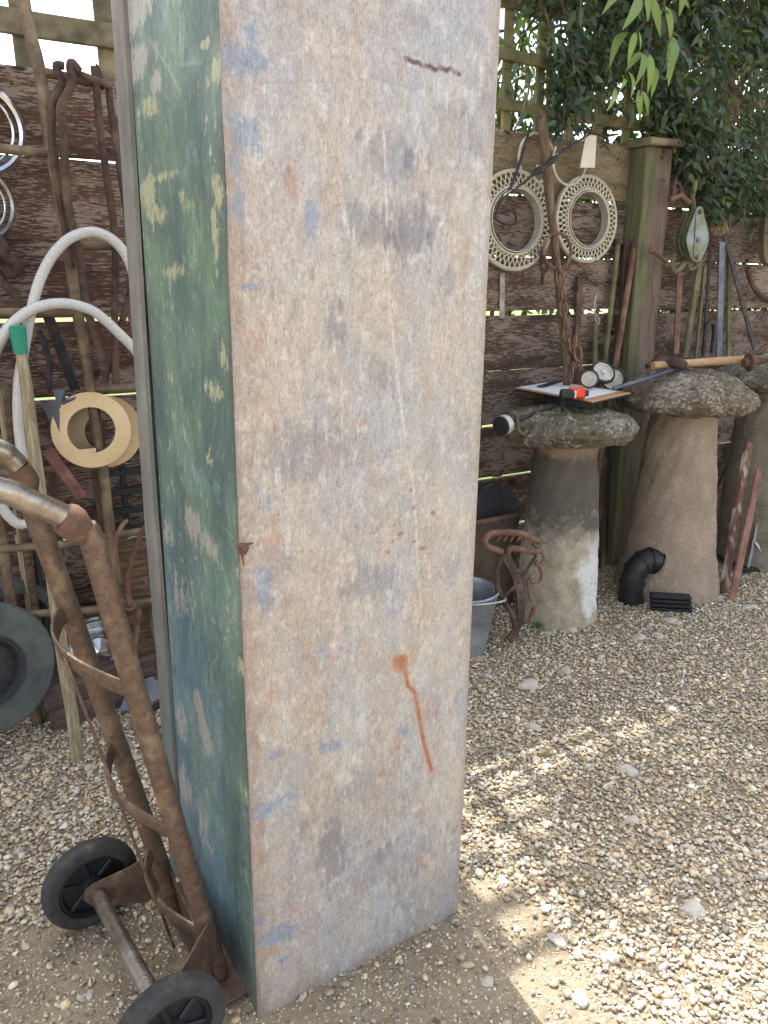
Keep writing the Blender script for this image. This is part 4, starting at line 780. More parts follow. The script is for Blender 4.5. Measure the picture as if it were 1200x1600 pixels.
for i in range(40): b.tube([at(206+random.uniform(-4, 8), 478, RY+.03), at(206+random.uniform(-8, 14), 500+random.uniform(-6, 12), RY+.02)], .0014, 4)
b.lathe([(.016, 0), (.02, .03), (.012, .05)], at(208, 485, RY+.03), (0, 0, 1), 12); tag(b.build('brush_head', rope, None, at(208, 500, RY+.03)), 'frayed fibre brush head tucked behind the cabinet rim', 'brush')
# solid rubber wheel
c = at(-24, 1047, 2.33); av = Vector((.30, -.95, .12)).normalized(); rw = thing('solid_wheel', 'large grey solid rubber wheel leaning on the fence at the left photo edge', 'wheel', Vector((c.x, c.y+.03, 0)))
b = MB(); b.lathe([(.10, -.03), (.17, -.034), (.19, -.03), (.198, -.018), (.2, 0), (.198, .018), (.19, .03), (.17, .034), (.10, .03)], c, av, 64, caps=False, closed=True); b.build('tyre', rubber_grey, rw)
b = MB(); b.lathe([(.085, .02), (.092, .035), (.104, .036), (.106, .026), (.10, -.02), (.085, -.02)], c, av, 48, caps=False, closed=True); b.lathe([(.0, .0), (.088, .0), (.088, .012), (.04, .018), (.0, .02)], c, av, 40, caps=False); b.build('rim', iron, rw)
b = MB(); c3 = at(20, 985, 2.52); b.lathe([(.12, -.02), (.15, -.025), (.165, 0), (.15, .025), (.12, .02)], c3, av, 48, caps=False, closed=True); tag(b.build('rubber_ring', rubber_grey, None, c3-Vector((0, 0, .16))), 'grey rubber ring behind the large solid wheel', 'ring')
# sleeper offcuts and hubcap
p = gz(85, 1150); d_ = Vector((.93, .22, 0)).normalized()
b = MB(); b.prism(p+Vector((0, .07, .038)), p+d_*.36+Vector((0, .07, .038)), .12, .076, (0, 0, 1), .05, 6, .001, 2); tag(b.build('timber_block', sleeper, None, p), 'lower of two dark timber blocks stacked behind the hand truck', 'timber')
b = MB(); b.prism(p+Vector((-.03, .07, .116)), p+d_*.37+Vector((0, .07, .116)), .11, .078, (0, 0, 1), .05, 6, .001, 3); tag(b.build('timber_block', sleeper, None, p+Vector((0, 0, .08))), 'upper of two dark timber blocks stacked behind the hand truck', 'timber')
c = at(155, 1016, 2.50); hv = Vector((-.15, -1, .25)).normalized(); hub = thing('hubcap', 'chrome hubcap standing behind the timber blocks, seen between the truck rails', 'hubcap', c-Vector((0, 0, .11)), 'hubcaps')
b = MB(); b.lathe([(.100, 0), (.113, -.004), (.114, .006), (.106, .014), (.098, .010), (.094, .004)], c, hv, 56, caps=False, closed=True); b.build('rim', chrome, hub); b = MB(); b.lathe([(.095, .006), (.078, .018), (.074, .012), (.05, .024), (.045, .02), (.002, .032)], c, hv, 48, caps=False); b.build('dish', chrome, hub)
b = MB(); b.prism(gz(150, 1078)+Vector((0, .06, 0)), gz(150, 1078)+Vector((.02, .1, .30)), .16, .008, (0, 1, 0), .2); tag(b.build('board', old_wood, None, gz(150, 1078)), 'dark thin board leaning behind the chrome hubcap', 'board')
b = MB(); b.prism(at(232, 950, 2.58), Vector((at(232, 950, 2.55).x, 2.54, 0)), .20, .012, (0, 1, 0), .2); tag(b.build('board', black_plastic, None, Vector((at(232, 950, 2.55).x, 2.54, 0))), 'black panel leaning on the fence beside the cabinet foot', 'board')
# shovel blade and black cable by the cabinet foot
q0 = gz(222, 1118); b = MB(); b.plate([(-.07, 0), (.0, .06), (.08, .05), (.10, .0), (.06, -.03), (-.02, -.03)], q0+Vector((.0, .05, .03)), (.9, .3, .1), (-.2, .6, .75), .004); tag(b.build('shovel_blade', iron_blue, None, q0), 'small grey iron shovel blade lying by the cabinet foot', 'blade')
b = MB(); b.tube(catmull([gz(245, 1160, .012), gz(238, 1140, .012), gz(232, 1120, .014), gz(240, 1105, .016), gz(262, 1098, .012), gz(285, 1105, .012), gz(290, 1130, .012), gz(270, 1150, .012), gz(243, 1150, .02), gz(226, 1135, .02), gz(228, 1112, .012)], 6), .0085, 8); tag(b.build('cable', black_plastic, None, gz(245, 1150)), 'black rubber cable coiled on the gravel by the cabinet foot', 'cable')

# ------------------------------------------------------------------ staddle stones
def stone_wob(seed, amp):
    def f(a, r, h): return amp*(float(fbm(np.array(3.6*math.cos(a)+7.+seed+h*3), np.array(3.6*math.sin(a)+h*11+seed), seed, 5, .62))-.5)*2*min(1, r/.08)
    return f
def lerp_prof(prof, n):
    out = []
    for (r1, h1), (r2, h2) in zip(prof[:-1], prof[1:]):
        for k in range(n): out.append((r1+(r2-r1)*k/n, h1+(h2-h1)*k/n))
    return out+[prof[-1]]
def staddle(c, stem, cap, ms, mc, label, seed):
    t = thing('staddle_stone', label, 'staddle stone', (c[0], c[1], 0), 'staddle stones along the fence')
    b = MB(); b.lathe(lerp_prof(stem, 7), (c[0], c[1], 0), (0, 0, 1), 72, stone_wob(seed, .015)); b.build('stem', ms, t, smooth=60)
    b = MB(); b.lathe(lerp_prof(cap, 6), (c[0], c[1], 0), (0, 0, 1), 96, stone_wob(seed+3, .042))
    rg = np.random.default_rng(seed); b.v = [(x+rg.normal(0, .0015), y+rg.normal(0, .0015), z+.020*(float(fbm(np.array(x*14), np.array(y*14), seed+5, 5, .65))-.5)*2+rg.normal(0, .002)) for x, y, z in b.v]; b.build('cap', mc, t, smooth=60); return t
S1 = (2.185, 2.26); S2 = (2.85, 2.235); S3 = (3.57, 2.29)
staddle(S1, [(.172, 0), (.168, .05), (.163, .15), (.156, .3), (.146, .45), (.135, .6), (.128, .70), (.126, .80)], [(.02, .775), (.2, .770), (.242, .775), (.260, .795), (.266, .815), (.254, .842), (.218, .865), (.16, .880), (.08, .886), (.002, .888)], stem_soot, cap_a, 'mossy staddle stone with a sooty whitewashed stem, carrying the clipboard', 2)
staddle(S2, [(.235, 0), (.232, .03), (.212, .12), (.192, .25), (.178, .4), (.162, .55), (.148, .7), (.14, .80), (.138, .88)], [(.02, .845), (.21, .838), (.258, .842), (.280, .862), (.284, .885), (.264, .920), (.205, .965), (.14, .998), (.06, 1.012), (.002, 1.015)], stem_pink, cap_b, 'tallest staddle stone with a pinkish flaring stem and lichened conical cap', 5)
staddle(S3, [(.19, 0), (.19, .05), (.185, .2), (.175, .4), (.165, .6), (.155, .8), (.152, .92)], [(.02, .895), (.22, .885), (.265, .890), (.288, .910), (.288, .930), (.26, .960), (.18, .995), (.08, 1.01), (.002, 1.015)], stem_grey, cap_a, 'grey staddle stone cut by the right photo edge', 9)

# clipboard with paper on a dark tin, tape measure on it
zb = .932; A = gz(805, 607, zb); B_ = gz(925, 629, zb); Cc = gz(985, 615, zb); Dd = A+Cc-B_; mid = (A+Cc)/2
tin = MB(); tin.lathe([(.10, .872), (.115, .876), (.115, .920), (.11, .925), (.02, .926)], (mid.x, mid.y, 0), (0, 0, 1), 40); tag(tin.build('tin', iron, None, (mid.x, mid.y, .872)), 'dark shallow round tin under the clipboard on the mossy staddle stone', 'tin')
cb = thing('clipboard', 'brown clipboard with white paper lying on the mossy staddle stone', 'clipboard', (mid.x, mid.y, zb))
def quadslab(p, z, th, ins=0., jit=0.):
    c = sum(p, Vector())/4; q = [c+(v-c)*(1-ins) for v in p]; lo = [Vector((v.x, v.y, z+v.z-zb)) for v in q]; return MB().add(lo+[v+Vector((0, 0, th)) for v in lo], [(3, 2, 1, 0), (4, 5, 6, 7), (0, 1, 5, 4), (1, 2, 6, 5), (2, 3, 7, 6), (3, 0, 4, 7)])
cnr = [A, B_, Cc, Dd]; sg = 1 if (B_-A).cross(Cc-A).z > 0 else -1
if sg < 0: cnr = cnr[::-1]
quadslab(cnr, zb, .004).build('board', card, cb, smooth=0)
bm_ = quadslab([mid+(v-mid)*1.02 for v in cnr], zb-.004, .0035); bm_.build('backing', black_plastic, cb, smooth=0)
pq = [mid+(v-mid)*.86+(A-Cc)*.05 for v in cnr]
for k in range(2):
    q = quadslab([v+(B_-A)*.02*k for v in pq], zb+.0045+.002*k, .0012); q.build('paper', paper, cb, smooth=0)
u_ = (B_-A).normalized(); b = MB(); b.prism(mid+(A-mid)*.55+Vector((0, 0, .010)), mid+(Dd-mid)*.75+Vector((0, 0, .010)), .03, .010, (0, 0, 1), .2); b.build('clip', iron, cb)
tm = gz(894, 614, zb+.03); tmr = thing('tape_measure', 'orange and black tape measure on the clipboard paper', 'tape measure', (tm.x, tm.y, zb+.008))
b = MB(); b.prism(tm+Vector((-.012, .012, 0)), tm+Vector((.042, -.032, 0)), .045, .040, (0, 0, 1), .22, 3); b.build('case', orange, tmr)
b = MB(); b.prism(tm+Vector((-.052, .012, -.002)), tm+Vector((-.008, -.020, -.002)), .047, .036, (0, 0, 1), .22, 3); b.prism(tm+Vector((.012, -.034, .002)), tm+Vector((.036, -.051, .002)), .004, .022, (0, 0, 1), .1); b.build('grip', black_plastic, tmr)
b = MB(); b.prism(tm+Vector((-.020, -.018, -.002)), tm+Vector((-.006, -.028, -.002)), .01, .026, (0, 0, 1), .1); b.build('label', paper, tmr)
sp_ = gz(874, 618, zb+.012); b = MB(); b.tube(catmull([sp_, sp_+Vector((-.02, -.03, -.004)), sp_+Vector((-.028, -.045, -.03)), sp_+Vector((-.02, -.04, -.07)), sp_+Vector((-.012, -.038, -.06)), sp_+Vector((-.004, -.034, -.015)), sp_+Vector((.004, -.01, .002))], 5), .004, 8, flat=(.010, .003)); b.build('wrist_strap', black_plastic, tmr)
rod('steel_rod', 'black cord hanging under the right side of the clipboard', [(957, 622, 2.16), (962, 634, 2.15), (966, 640, 2.15)], .0025, black_plastic, cat='cord')
b = MB(); gp = gz(842, 596, .94)
for i in range(4): b.tube(catmull([gp+Vector((.012*i-.05, .02, -.01)), gp+Vector((.014*i-.055, -.01, .012)), gp+Vector((.016*i-.06, -.035, .0))], 4), [.008]*8+[.005], 8)
b.lathe([(.002, -.02), (.03, -.015), (.034, 0), (.02, .015), (.002, .018)], gp+Vector((0, .02, -.005)), (0, 0, 1), 18); tag(b.build('work_glove', black_plastic, None, gp-Vector((0, 0, .02))), 'crumpled black glove behind the clipboard paper', 'glove')
# clamp-like iron tool on the left edge of the mossy cap
ft = thing('iron_tool', 'iron shaft tool with a white-banded drum on the edge of the mossy cap', 'tool', gz(800, 665, .83))
e0 = gz(787, 664, .86); e1 = gz(868, 634, .895); b = MB(); b.tube([e0, e0.lerp(e1, .5), e1], .0075, 10); b.build('shaft', iron, ft)
dv = (e1-e0).normalized(); b = MB(); b.lathe([(.0, -.022), (.034, -.022), (.036, -.02), (.036, .02), (.034, .022), (.0, .022)], e0-dv*.0, dv, 28, caps=False); b.build('drum', black_plastic, ft)
b = MB(); b.lathe([(.0365, -.014), (.0372, -.012), (.0372, .012), (.0365, .014)], e0, dv, 28, caps=False); b.build('band', white_metal, ft)
b = MB(); hk = e0+dv*.06; b.tube(catmull([hk+Vector((-.01, 0, .038)), hk+Vector((.012, 0, .026)), hk+Vector((.014, -.01, -.005)), hk+Vector((.012, -.02, -.032)), hk+Vector((.03, -.03, -.045)), hk+Vector((.045, -.03, -.03))], 5), .008, 9); b.build('hook', iron_green, ft)
# small pram wheels
for i, (px, py, Y, r_, lab, n_) in enumerate(((921, 592, 2.36, .040, 'smallest black-tyred wheel leaning in front beside the tape measure', (-.75, -.6, .1)), (942, 582, 2.40, .056, 'black-tyred wheel with pale spoked rim tilted on top of the wheel pile', (-.2, -.75, .6)), (958, 592, 2.44, .054, 'black-tyred wheel at the right of the wheel pile by the conical cap', (-.75, -.65, .1)))):
    c = at(px, py, Y); wv = Vector(n_).normalized(); wt = thing('small_wheel', lab, 'wheel', c-Vector((0, 0, r_)), 'small wheels on the staddle stones')
    b = MB(); b.lathe([(r_*.8, -.008), (r_*.93, -.010), (r_, 0), (r_*.93, .010), (r_*.8, .008)], c, wv, 32, caps=False, closed=True); b.build('tyre', rubber, wt)
    b = MB(); b.lathe([(r_*.7, -.005), (r_*.82, -.007), (r_*.82, .007), (r_*.7, .005)], c, wv, 32, caps=False, closed=True); b.lathe([(0, -.010), (.010, -.010), (.010, .010), (0, .010)], c, wv, 14, caps=False)
    xx = wv.cross(Vector((0, 0, 1))).normalized(); yy = wv.cross(xx)
    for k in range(10):
        a = k*math.pi/5; dd = xx*math.cos(a)+yy*math.sin(a); b.prism(c+dd*.008, c+dd*r_*.74, .005, .004, wv, .2)
    b.lathe([(0, -.001), (r_*.75, -.001), (r_*.75, .001), (0, .001)], c, wv, 24, caps=False); b.build('rim', white_metal, wt)
# tools on the conical cap
ad = thing('hand_tool', 'old hand tool with a pale wooden handle and iron head on the conical cap', 'hand tool', gz(1085, 570, 1.02))
e0 = gz(1020, 571, 1.035); e1 = gz(1158, 562, 1.045); b = MB(); b.tube([e0.lerp(e1, t) for t in (0, .3, .6, 1)], [.016, .017, .018, .0185], 14); b.build('handle', handle_wood, ad)
b = MB(); b.tube(catmull([gz(1010, 572, 1.03), gz(1032, 566, 1.045), gz(1050, 565, 1.05), gz(1066, 570, 1.04), gz(1075, 577, 1.02)], 5), [.012]*3+[.022]*14+[.008]*4, 10); b.build('head', rust_dark, ad)
b = MB(); b.tube([gz(958, 607, .955), gz(1015, 590, .99), gz(1070, 572, 1.03)], .0085, 10); tag(b.build('iron_bar', iron_blue, None, gz(958, 607, .95)), 'grey iron bar lying up the slope of the conical cap', 'bar')
hb = gz(1172, 566, 1.04); b = MB(); b.lathe([(.0, -.03), (.02, -.03), (.022, -.012), (.040, -.008), (.040, .004), (.018, .008), (.014, .05), (.008, .1), (.0, .1)], hb, (.86, -.4, .1), 24, caps=False); tag(b.build('iron_hub', rust_dark, None, hb-Vector((0, 0, .03))), 'dark red-brown iron hub with spindle on the right staddle cap', 'hub')
# ------------------------------------------------------------------ things on the fence, right half
def lattice_ring(c, r_, label, tilt):
    av = Vector((tilt[0], -1, tilt[1])).normalized(); t = thing('lattice_ring', label, 'ring', c-Vector((0, 0, r_)), 'cream lattice rings on the fence'); x_ = Vector((0, 0, 1)).cross(av).normalized()*-1; z_ = av.cross(x_)*-1
    b = MB(); b.lathe([(r_*.955, -.010), (r_, -.008), (r_, .008), (r_*.955, .014), (r_*.93, .010), (r_*.93, -.004)], c, av, 72, caps=False, closed=True); b.build('outer_rim', cream_metal, t)
    b = MB(); b.lathe([(r_*.64, .0), (r_*.70, .012), (r_*.69, .018), (r_*.67, .020), (r_*.645, .016), (r_*.63, -.014)], c, av, 72, caps=False, closed=True); b.build('inner_rim', cream_metal, t)
    b = MB(); b.lathe([(r_*.615, -.02), (r_*.628, -.02), (r_*.628, .022), (r_*.615, .022)], c, av, 64, caps=False, closed=True); b.build('lip', white_metal, t)
    b = MB(); n = 44
    for k in range(n):
        for s in (-1, 1):
            a = 2*math.pi*k/n; a2 = a+s*2*math.pi/n*1.15; p1 = c+(x_*math.cos(a)+z_*math.sin(a))*r_*.69+av*.012; p2 = c+(x_*math.cos(a2)+z_*math.sin(a2))*r_*.94+av*.008; b.prism(p1, p2, .0044, .004, av, .2)
    b.build('lattice', cream_metal, t)
lattice_ring(at(916, 343, FY-.035), .180, 'cream lattice ring on the fence, right of the thin stake', (.0, .04))
lattice_ring(at(803, 345, FY-.045), .196, 'cream lattice ring on the fence, half hidden behind the cabinet edge', (-.06, .05))
for i, (px, py, r_, lab, a0, a1) in enumerate(((838, 247, .092, 'thin cream wire hoop on the fence left of the thin stake', 0, 2*math.pi), (890, 252, .092, 'open white wire hoop with a paper tag, right of the thin stake', 2.6, 6.6))):
    c = at(px, py, FY-.03-.012*i); b = MB(); b.tube(ringpts(c, (1, 0, 0), (0, 0, 1), r_, 44, a0, a1), .0055, 8, closed=(i == 0)); tag(b.build('wire_hoop', cream_metal if i == 0 else white_metal, None, c-Vector((0, 0, r_))), lab, 'hoop', 'wire hoops on the fence')
q = [at(x, y, FY-.10) for x, y in ((906, 262), (929, 262), (932, 211), (916, 208))]; b = MB(); nn = Vector((0, -.0015, 0)); b.add(q+[p+nn for p in q], [(3, 2, 1, 0), (4, 5, 6, 7), (0, 1, 5, 4), (1, 2, 6, 5), (2, 3, 7, 6), (3, 0, 4, 7)]); tag(b.build('paper_tag', worn('tag_card', S(206, 200, 188), S(190, 182, 168), None, 14, .8, 0, .1), None, q[0], smooth=0), 'blank off-white paper tag hanging from the black cable', 'tag')
rod('cable', 'black cable stretched from the stake top to the right over the paper tag', [(846, 178, 2.52), (880, 190, 2.53), (915, 205, 2.54), (945, 213, 2.55), (947, 222, 2.56), (938, 230, 2.57)], .005, black_plastic, cat='cable')
P = catmull([at(x, y, 2.50) for x, y in ((924, 208), (885, 232), (866, 248), (850, 260), (838, 268), (820, 284), (800, 298), (785, 310), (775, 335), (774, 342), (795, 352), (806, 345), (803, 330), (790, 330))], 4)
rr_ = [.005]*len(P)
for i in range(len(P)):
    x = i/len(P)
    rr_[i] = .0045+.013*math.exp(-((x-.28)/.04)**2)+.010*math.exp(-((x-.17)/.03)**2)
b = MB(); b.tube(P, rr_, 9); tag(b.build('cable', black_plastic, None, P[-1]), 'twisted black cable with a swollen middle crossing the left lattice ring', 'cable')
rod('cable', 'thin black cable looping down behind the cabinet edge over the left lattice ring', [(828, 198, 2.55), (815, 245, 2.53), (803, 280, 2.52), (795, 300, 2.515)], .006, black_plastic, cat='cable')
sk = [at(x, y, 2.53) for x, y in ((845, 172), (850, 215), (858, 300), (868, 390), (878, 500), (886, 590))]; e = sk[-1]
b = MB(); b.tube(catmull(sk+[Vector((e.x+.03, 2.56, .45)), Vector((e.x+.05, 2.575, 0))], 4), [.019]*10+[.017]*19, 10); tag(b.build('stake', stick, None, Vector((e.x+.05, 2.575, 0))), 'tall thin rustic stake carrying the chain in front of the fence', 'stake')
# chain
ch = thing('chain', 'rusty iron chain hung by a big ring on the thin stake', 'chain', at(905, 590, 2.50))
b = MB(); c = at(871, 392, 2.505); b.tube(ringpts(c, (.92, -.3, 0), (0, .1, 1), .062, 26, ry=.07), .0065, 9, closed=True); b.build('ring', rust, ch)
def chain_link(c, d, s, L, w_, r_, parent, mat):
    d = Vector(d).normalized(); s = Vector(s); s = (s-d*s.dot(d)).normalized(); b = MB(); b.tube(ringpts(c, s, d, w_, 16, ry=L), r_, 7, closed=True); return b.build('link', mat, parent)
lk = [(872, 415), (875, 436), (880, 460), (880, 482), (883, 502), (886, 522), (889, 541), (892, 560), (898, 576)]
for i, (x, y) in enumerate(lk):
    n_ = lk[min(i+1, len(lk)-1)]; pv = lk[max(i-1, 0)]; d_ = at(*n_, 2.50)-at(*pv, 2.50)
    chain_link(at(x, y, 2.495), d_, (.9, -.4, .1) if i % 2 else (.35, .95, 0.1), .034, .016, .0044, ch, rust)
for i, (x, y) in enumerate([(898, 534), (903, 552), (906, 570), (908, 586), (893, 584)]):
    chain_link(at(x, y, 2.475), (.15*(-1)**i, .1, 1), (.9, -.4, .1) if i % 2 else (.4, .9, 0), .034, .016, .0044, ch, rust)
for i, (x, y) in enumerate([(846, 398), (850, 414), (848, 432)]):
    chain_link(at(x, y, 2.56), (.1*(-1)**i, .05, 1), (.9, -.4, .1) if i % 2 else (.5, .85, 0), .030, .014, .005, ch, rust_dark)
def flat(name, label, x0, y0, x1, y1, Y0, Y1, w_, t_, mat, cat='bar', group=None, foot=False, seed=0):
    p = at(x0, y0, Y0); q = at(x1, y1, Y1)
    if foot: q = q+(q-p)*((0-q.z)/(q.z-p.z))
    b = MB(); b.prism(p, q, w_, t_, (0, 1, 0), .18, 6, .0006, seed); return tag(b.build(name, mat, None, q), label, cat, group)
flat('flat_bar', 'short pale grey strip fixed to the fence below the left lattice ring', 785, 426, 784, 497, FY-.008, FY-.008, .026, .006, galv_dull)
GI = 'iron bars leaning on the fence'
flat('hinge_strap', 'brown iron hinge strap with a bent top hanging on the fence beside the chain', 906, 432, 900, 585, FY-.02, FY-.02, .032, .008, rust_dark, 'hinge', GI)
rod('iron_pin', 'short iron pin bent out of the top of the brown hinge strap', [(904, 452), (904, 436), (910, 432), (918, 434)], .009, rust_dark, FY-.03, 'pin')
rod('wire', 'twisted pale wire hook hanging on the fence between strap and green rod', [(932, 460), (929, 475), (930, 490), (937, 500), (934, 506), (929, 495)], .0022, white_metal, FY-.02, 'wire')
flat('iron_bar', 'dark green flat iron with a rounded top behind the small wheels', 930, 505, 930, 590, FY-.03, FY-.03, .024, .010, iron_green, group=GI)
def bolt(label, x0, y0, x1, y1, r_, mat, Y0=FY-.03, Y1=FY-.05):
    p = at(x0, y0, Y0); q = at(x1, y1, Y1); q = q+(q-p)*((0-q.z)/(q.z-p.z)); d = (p-q).normalized(); t = thing('iron_rod', label, 'rod', q, GI)
    b = MB(); b.tube([q, q.lerp(p, .5), p], r_, 10); b.build('shaft', mat, t); b = MB(); b.lathe([(0, -.012), (r_*1.6, -.012), (r_*1.7, -.008), (r_*1.7, .008), (r_*1.5, .012), (0, .012)], p, d, 8, caps=False); b.build('head', rust_dark, t)
bolt('mossy green iron rod with a square head leaning on the fence', 966, 378, 944, 575, .012, iron_green)
bolt('dark brown iron rod right behind the mossy green rod', 977, 376, 966, 585, .0105, rust_dark, FY-.03, FY-.03)
bolt('dark iron rod with a head nearest the post, left of the thick rusty one', 983, 384, 972, 590, .0105, rust_dark, FY-.04, FY-.04)
bolt('thick rusty rod with a head leaning on the left side of the post', 992, 382, 958, 592, .0135, rust, FY-.07, FY-.09)
bolt('thin straight brown rod showing below the thick rusty rod', 975, 480, 972, 600, .010, rust_dark, FY-.05, FY-.05)
# pulley block hung on the post
pc = at(1090, 368, 2.46); pn_ = Vector((-.12, -.99, .05)).normalized(); px_ = Vector((0, 0, 1)).cross(pn_).normalized(); pz = pn_.cross(px_)
pu = thing('pulley_block', 'old green-grey pulley block with stacked teardrop cheeks hung by the post', 'pulley', pc-Vector((0, 0, .13)))
tear = [(.0, .125), (.016, .12), (.028, .09), (.046, .05), (.062, .01), (.066, -.02), (.058, -.05), (.040, -.085), (.022, -.108), (.0, -.115), (-.022, -.108), (-.040, -.085), (-.058, -.05), (-.066, -.02), (-.062, .01), (-.046, .05), (-.028, .09), (-.016, .12)]
for k in range(4):
    b = MB(); b.plate([(x*(1 if k == 0 else .95), y*(1 if k == 0 else .95)) for x, y in tear], pc-pn_*.026*k, px_, pz, .006); ck = b.build('cheek', pulley_paint if k == 0 else iron_green, pu, smooth=25); front_ck = ck if k == 0 else front_ck
for k in range(3):
    b = MB(); b.lathe([(.012, -.008), (.055, -.009), (.048, 0), (.055, .009), (.012, .008)], pc-pn_*(.013+.026*k)-pz*.02, pn_, 28, caps=False, closed=True); b.build('sheave', iron, pu)
for (x, y) in ((0, .10), (0, -.02), (0, -.095)):
    b = MB(); b.lathe([(0, .003), (.010, .003), (.011, .008), (.007, .013), (0, .014)], pc+px_*x+pz*y, pn_, 12, caps=False); b.build('bolt', rust, front_ck)
b = MB(); b.prism(pc+pz*.09+px_*-.022+pn_*.004, pc-pz*.10-px_*.022+pn_*.004, .003, .002, pn_, .1); b.build('seam_strip', iron, front_ck)
b = MB(); tp = pc-pn_*.039+pz*.12; b.tube(catmull([tp-pz*.02, tp+pz*.02, tp+pz*.05-px_*.01, tp+pz*.085+px_*.0, tp+pz*.12], 4), .012, 9); b.build('becket', iron_green, pu)
b = MB(); hk = pc-pn_*.045-pz*.105; b.tube(catmull([hk+px_*-.0, hk-px_*.03-pz*.012, hk-px_*.055-pz*.04, hk-px_*.085-pz*.045, hk-px_*.10-pz*.02, hk-px_*.085+pz*.01], 4), [.013]*14+[.011, .010, .009, .008, .007, .006, .005], 9); b.tube(ringpts(hk-pz*.015+px_*.025, px_, pz, .022, 16), .008, 7, closed=True); b.build('hook', iron_green, pu)
b = MB(); b.tube([at(1018, 391, 2.50), at(1042, 408, 2.47)], .010, 9); b.lathe([(0, -.012), (.016, -.012), (.016, .010), (0, .012)], at(1018, 391, 2.50), (-.8, -.3, .3), 6, caps=False); tag(b.build('iron_pin', rust, None, at(1042, 408, 2.47)), 'rusty square-headed pin sticking out of the post beside the pulley hook', 'pin')
cs_ = thing('chain', 'short dark chain and shackle on the post above the pulley', 'chain', at(1060, 300, 2.48))
for i, (x, y) in enumerate([(1052, 288), (1058, 296), (1050, 303), (1062, 306)]): chain_link(at(x, y, 2.485), (.4*(-1)**i, .1, 1), (.9, -.4, .1) if i % 2 else (.5, .85, .2), .028, .017, .0075, cs_, rust_dark)
b = MB(); b.tube([at(1046, 312, 2.47), at(1064, 305, 2.47), at(1078, 318, 2.45)], .012, 9); b.build('shackle', rust, cs_)
# straps and bars right of the post
flat('hinge_strap', 'rusty iron strap with studs leaning right of the post under the pulley', 1062, 425, 1056, 553, FY-.12, FY-.13, .036, .008, rust, 'hinge', GI, seed=2)
flat('iron_bar', 'mossy dark angle iron leaning right of the rusty strap', 1094, 405, 1070, 560, FY-.10, FY-.14, .034, .016, iron_green, group=GI)
flat('iron_bar', 'narrow mossy bar leaning just right of the dark angle iron', 1101, 415, 1087, 560, FY-.09, FY-.12, .016, .012, iron_green, group=GI)
flat('iron_bar', 'slim dark iron bar left of the blue-grey flat bar', 1110, 390, 1099, 555, FY-.07, FY-.09, .018, .008, iron, group=GI)
flat('iron_bar', 'wide blue-grey flat bar hanging from the fibre knot', 1128, 378, 1123, 565, FY-.10, FY-.13, .042, .008, iron_blue, group=GI)
flat('iron_bar', 'black flat bar slanting right from the fibre knot', 1132, 368, 1179, 545, FY-.08, FY-.08, .028, .007, iron, group=GI)
flat('iron_bar', 'dark green bar in the shadow behind the blue-grey flat bar', 1140, 380, 1138, 575, FY-.04, FY-.04, .030, .012, iron_green, group=GI)
b = MB(); c = at(1109, 520, FY-.13); b.tube(catmull([c+Vector((-.03, 0, -.10)), c+Vector((-.03, 0, 0)), c+Vector((-.015, 0, .045)), c+Vector((.02, 0, .045)), c+Vector((.035, 0, 0)), c+Vector((.035, 0, -.10))], 5), .012, 9); tag(b.build('shackle', iron, None, c-Vector((0, 0, .1))), 'dark iron U shackle standing beside the blue-grey flat bar', 'shackle')
b = MB(); c = at(1131, 347, FY-.12)
for i in range(24):
    a = random.uniform(0, 6.28); b.tube(catmull([c+Vector((0, 0, .04)), c+Vector((.02*math.cos(a), .02*math.sin(a), .0)), c+Vector((.035*math.cos(a+.5), .03*math.sin(a), -.04+random.uniform(-.02, .07)))], 3), .0035, 5)
tag(b.build('rope_knot', rope, None, c-Vector((0, 0, .06))), 'frayed pale fibre knot holding the bars right of the pulley', 'rope')
b = MB(); c = at(1203, 358, FY-.10); o = [(.075*math.copysign(abs(math.cos(t))**.6, math.cos(t)), .17*math.copysign(abs(math.sin(t))**.75, math.sin(t))) for t in [2*math.pi*k/28 for k in range(28)]]; b.plate(o, c, (1, .08, .05), (-.05, .05, 1), .03); tag(b.build('iron_pan', terracotta, None, c-Vector((0, 0, .17))), 'rounded rust-brown iron plate hanging at the right photo edge', 'plate')
rod('iron_hoop', 'curved dark iron strap on the fence below the rounded brown plate', [(1168, 420), (1176, 445), (1190, 463), (1210, 472)], .014, rust_dark, FY-.04, 'strap')
rod('wire', 'thin sagging wire hanging on the post', [(1018, 425, 2.54), (1022, 480, 2.54), (1030, 520, 2.54), (1040, 550, 2.53)], .002, iron_green, cat='wire')
# ------------------------------------------------------------------ ground level, right half
bc = Vector((1.64, 2.19, 0)); bk = thing('bucket', 'galvanised bucket half hidden behind the cabinet edge', 'bucket', bc)
b = MB(); b.lathe([(.085, .012), (.088, .0), (.092, .0), (.095, .03), (.128, .235), (.134, .243), (.136, .250), (.131, .255), (.126, .248), (.124, .235), (.092, .025), (.002, .02)], bc, (0, 0, 1), 48, caps=False); b.build('body', galv, bk)
for sg in (-1, 1):
    b = MB(); e = bc+Vector((.95, -.3, 0)).normalized()*sg*.136+Vector((0, 0, .225)); b.tube(ringpts(e, Vector((.95, -.3, 0)), (0, 0, 1), .014, 12), .005, 7, closed=True); b.build('handle_lug', galv, bk)
b = MB(); b.tube(catmull([bc+Vector((.129, -.041, .225)), bc+Vector((.10, -.13, .235)), bc+Vector((0, -.16, .25)), bc+Vector((-.10, -.1, .245)), bc+Vector((-.129, .041, .225))], 5), .004, 7); b.build('handle', galv, bk)
tk = thing('iron_tank', 'brown rusty open tank standing behind the bucket against the fence', 'tank', (1.95, 2.52, 0))
